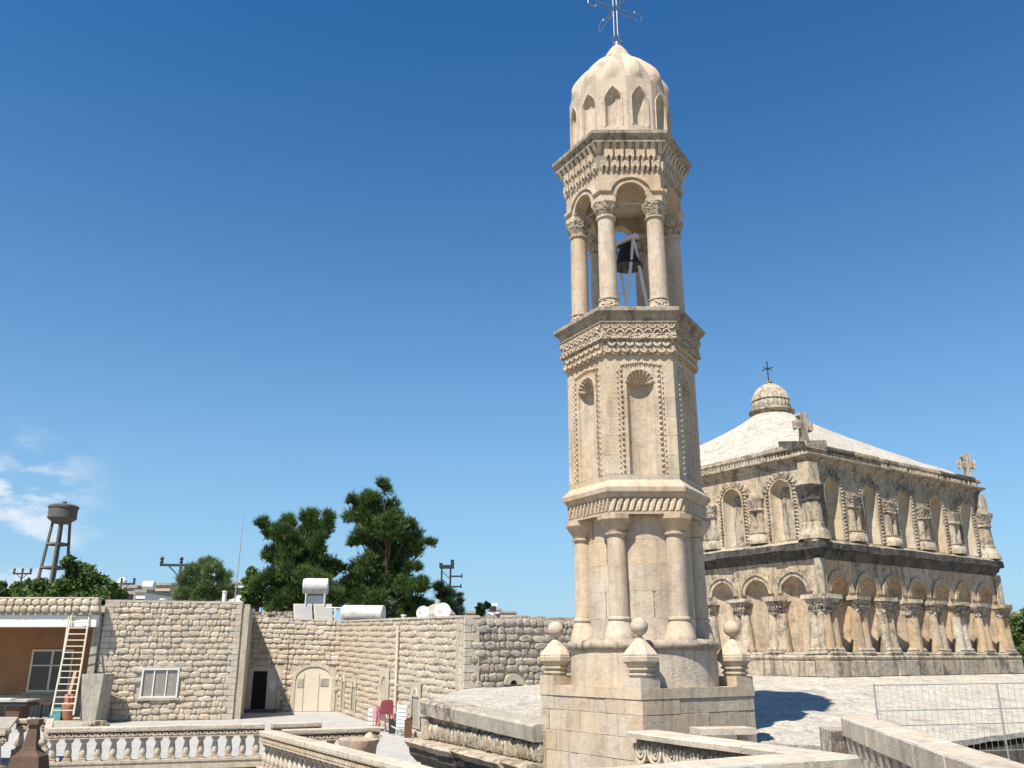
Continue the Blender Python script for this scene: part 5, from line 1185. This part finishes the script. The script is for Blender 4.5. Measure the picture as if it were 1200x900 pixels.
# ------------------------------------------------------------------ trees
def tree(name, label, cat, Y, blobs, m_, kind, n, trunk=None, seed=1, size=1.0, group=None, depth=.8):
    r = np.random.RandomState(seed); S = Y / F_PX
    cs = [spot(x, y, Y) for x, y, _ in blobs]; rs = [rr * S * 1.02 for _, _, rr in blobs]
    base = spot(trunk[0], trunk[1], Y); base.z = -6
    t = thing(name, label, cat, (base.x, Y, -6), 0, group); tot = sum(q ** 2 for q in rs); V = []; Fc = []
    offs = [r.uniform(-depth, depth) * max(rs) for _ in blobs]
    for c, R_, oy in zip(cs, rs, offs):
        k = int(n * R_ ** 2 / tot); d = r.normal(size=(k, 3)); d /= np.linalg.norm(d, axis=1)[:, None]
        rad_ = R_ * (r.uniform(0, 1, k) ** .38) * (1 + .22 * r.normal(size=k).clip(-1, 1.6))
        # knots of foliage rather than an even ball
        ck = r.normal(size=(max(4, int(9 * R_ / 1.5)), 3)); ck /= np.linalg.norm(ck, axis=1)[:, None]; pick = r.randint(0, len(ck), k)
        P = d * rad_[:, None] * .5 + ck[pick] * (R_ * .62) + r.normal(size=(k, 3)) * R_ * .10
        P += np.array([c.x - base.x, oy, c.z + 6]); P[:, 2] *= 1
        if kind == 'needle':
            for p_, dd in zip(P, d):
                o = len(V); up = np.array([dd[0] * .6, dd[1] * .6, abs(dd[2]) * .6 + .5]); up /= np.linalg.norm(up); L_ = size * r.uniform(.28, .55)
                for q in range(7):
                    v = up + r.normal(size=3) * .42; v /= np.linalg.norm(v); s_ = np.cross(v, r.normal(size=3)); s_ /= np.linalg.norm(s_) + 1e-6; s_ *= .024 * size; o = len(V)
                    V.extend([p_ - s_, p_ + s_, p_ + v * L_]); Fc.append((o, o + 1, o + 2))
        else:
            for p_ in P:
                o = len(V); u = r.normal(size=3); u /= np.linalg.norm(u); v = np.cross(u, r.normal(size=3)); v /= np.linalg.norm(v) + 1e-6; s_ = size * r.uniform(.09, .19)
                asp = .45 if kind == 'narrow' else .8
                V.extend([p_ - u * s_, p_ + v * s_ * asp, p_ + u * s_, p_ - v * s_ * asp]); Fc.append((o, o + 1, o + 2, o + 3))
    me = bpy.data.meshes.new('crown'); me.from_pydata([tuple(v) for v in V], [], Fc); me.materials.append(m_); o = bpy.data.objects.new('crown', me); COL.objects.link(o); o.parent = t
    tx = MB(); top = max(cs, key=lambda c: c.z); mid = sum(((c - base) * 1.0 for c in cs), Vector()) / len(cs); mid.y = 0; hh = top.z + 6
    T0 = Vector((0, 0, 0)); T1 = Vector((mid.x * .5, 0, (mid.z) * .55)); T2 = Vector((mid.x, 0, mid.z)); T3 = Vector((top.x - base.x, 0, hh - .6)); w0 = .055 * hh ** .8 * .6
    tx.tube(T0, T1, w0, 8, w0 * .8); tx.tube(T1, T2, w0 * .8, 8, w0 * .5); tx.tube(T2, T3, w0 * .5, 6, w0 * .12)
    trk = tx.build('trunk', M['bark'], t)
    for c, oy in zip(cs, offs):
        e = Vector((c.x - base.x, oy, c.z + 6)); s0 = T1.lerp(T2, min(1, max(0, .2 + .8 * (c.z - min(q.z for q in cs)) / max(.1, top.z - min(q.z for q in cs))))); l = MB(); mdl = s0.lerp(e, .5) - Vector((0, 0, .1 * (e - s0).length)); l.tube(s0, mdl, w0 * .35, 5, w0 * .25); l.tube(mdl, e, w0 * .25, 5, w0 * .08); l.build('limb', M['bark'], trk)
    return t
tree('pine_tree', 'taller right pine of the pair with a ragged open crown', 'tree', 62, [(440, 582, 13), (452, 575, 9), (428, 596, 14), (452, 600, 17), (416, 608, 14), (436, 616, 17), (462, 622, 17), (480, 618, 11), (490, 633, 14), (502, 634, 7), (474, 640, 17), (424, 634, 12), (447, 645, 20), (468, 662, 18), (432, 668, 17), (450, 682, 24), (485, 668, 9), (485, 688, 16), (412, 694, 18), (440, 706, 24), (474, 708, 22), (494, 706, 10), (412, 588, 6)], M['pine'], 'needle', 14000, (450, 730), 11, 1.0, 'pair of pines behind the roof')
tree('pine_tree', 'left pine of the pair, broader and lower, behind the solar heater', 'tree', 60, [(311, 616, 7), (318, 622, 10), (328, 626, 13), (338, 616, 10), (342, 628, 15), (360, 612, 14), (374, 618, 12), (386, 612, 8), (362, 634, 18), (376, 634, 10), (345, 650, 20), (322, 648, 13), (368, 656, 17), (330, 672, 19), (355, 680, 22), (384, 684, 18), (310, 684, 15), (335, 700, 20), (370, 705, 20), (394, 698, 14), (392, 668, 10)], M['pine'], 'needle', 14000, (355, 730), 12, 1.0, 'pair of pines behind the roof')
tree('round_tree', 'small rounded green tree between the antenna mast and the left pine', 'tree', 66, [(296, 677, 10), (300, 690, 13), (290, 700, 12), (306, 704, 12), (322, 706, 12)], M['leaf'], 'leaf', 9000, (300, 730), 5, .8)
tree('olive_tree', 'feathery grey-green tree in front of the electricity pole', 'tree', 52, [(214, 684, 9), (226, 672, 9), (238, 664, 8), (240, 680, 13), (252, 670, 9), (262, 680, 9), (256, 692, 12), (226, 694, 12), (240, 700, 12), (270, 696, 8), (208, 698, 7), (246, 660, 5)], M['olive'], 'needle', 3000, (240, 720), 6, .85)
tree('dark_tree', 'dark tree with a high tip standing right of the water tower legs', 'tree', 90, [(88, 660, 9), (92, 672, 13), (84, 682, 14), (100, 680, 13), (110, 684, 10), (94, 695, 15), (110, 698, 10)], M['leaf'], 'leaf', 15000, (92, 730), 7, 1.25)
tree('broad_tree', 'mid green tree below the water tower legs', 'tree', 95, [(30, 688, 9), (44, 686, 9), (56, 689, 10), (66, 694, 13), (40, 694, 13), (24, 694, 9), (72, 684, 8)], M['leaf'], 'leaf', 12000, (50, 730), 8, 1.25)
tree('low_tree', 'low bright green tree at the far left edge', 'tree', 80, [(4, 694, 10), (14, 700, 11), (30, 704, 11), (46, 706, 10), (-12, 698, 12)], M['leaf'], 'leaf', 10000, (15, 730), 9, 1.0)
tree('bush', 'rounded green bush in front of the small crossarm pole', 'bush', 60, [(124, 698, 8), (134, 692, 8), (142, 698, 7), (116, 703, 7)], M['leaf'], 'leaf', 2600, (132, 720), 10, 1.0)
tree('cypress_tree', 'small pointed conifer right of the lattice pole', 'tree', 75, [(539, 699, 2.5), (539, 706, 4), (538, 713, 6), (537, 720, 8)], M['pine2'], 'needle', 900, (538, 740), 21, .9)
tree('shrub', 'pair of tiny dark shrubs left of the white flue', 'shrub', 90, [(563, 712, 4), (570, 711, 4), (566, 718, 6)], M['pine2'], 'leaf', 900, (566, 740), 22, 1.5)
tree('dark_tree', 'dark dense tree between the lattice pole and the tall pine', 'tree', 68, [(508, 712, 11), (522, 700, 8), (524, 715, 11), (516, 690, 5)], M['pine2'], 'needle', 2000, (515, 740), 23, 1.2)
tree('broad_tree', 'leafy green tree behind the far right corner of the church', 'tree', 62, [(1192, 728, 12), (1200, 744, 18), (1185, 752, 11), (1206, 765, 20), (1188, 772, 14), (1225, 745, 22), (1215, 725, 12)], M['leaf'], 'leaf', 20000, (1200, 800), 24, .9)

# ------------------------------------------------------------------ far town
def house(px0, px1, pyt, Y, lab, m_, name='house', tank=0, wins=2):
    a_, c = spot(px0, pyt, Y), spot(px1, pyt, Y); w_ = c.x - a_.x; t = thing(name, lab, 'house', ((a_.x + c.x) / 2, Y, -8), 0); h_ = a_.z + 8
    b = MB(); b.box(-w_ / 2, w_ / 2, 0, 8, 0, h_ - .3); b.build('wall', m_, t)
    b = MB(); b.box(-w_ / 2 - .2, w_ / 2 + .2, -.2, 8.2, h_ - .3, h_); b.build('roof', M['conc'], t)
    for i in range(wins):
        x = -w_ / 2 + w_ * (i + .5) / wins; b = MB(); b.box(x - .5, x + .5, -.06, .0, h_ - 2.2, h_ - 1.0); b.build('window', M['glass'], t)
    if tank: b = MB(); b.tube((-.6, 2, h_ + .6), (.6, 2, h_ + .6), .5, 12); b.build('tank', M['white'], t)
house(146, 160, 686, 105, 'ruined stone house with a broken gable behind the windowed wing', M['rubble_g'], wins=1)
house(160, 171, 691, 98, 'small whitewashed house between two stone ruins', M['white'], tank=1, wins=1)
house(171, 200, 683, 110, 'long stone house left of the olive tree', M['rubble'], wins=3)
house(268, 292, 682, 160, 'pale flat-roofed block seen between the antenna mast and the round tree', M['white'], wins=4)
house(118, 127, 688, 130, 'tiny stone house above the left bush', M['rubble_g'], wins=1)
house(546, 566, 716, 120, 'low stone house right of the small conifer', M['rubble_g'], wins=2)
house(572, 586, 713, 170, 'pale house behind the white flue', M['white'], tank=1, wins=3)
house(586, 604, 716, 150, 'brown flat-roofed house right of the white flue', M['rubble'], wins=2)
house(1188, 1230, 716, 110, 'pale house roof behind the tree beside the church', M['rubble'], wins=2)
c_ = spot(144, 676, 120); b = MB(); b.lathe([(.6, -1), (.6, 0), (.52, .25), (.3, .45), (.05, .55)], 14); o = b.build('white_dome', M['white'], None, 40); o.location = (c_.x, 120, c_.z - .6); tag(o, 'white rounded roof dome behind the crossarm pole', 'dome')
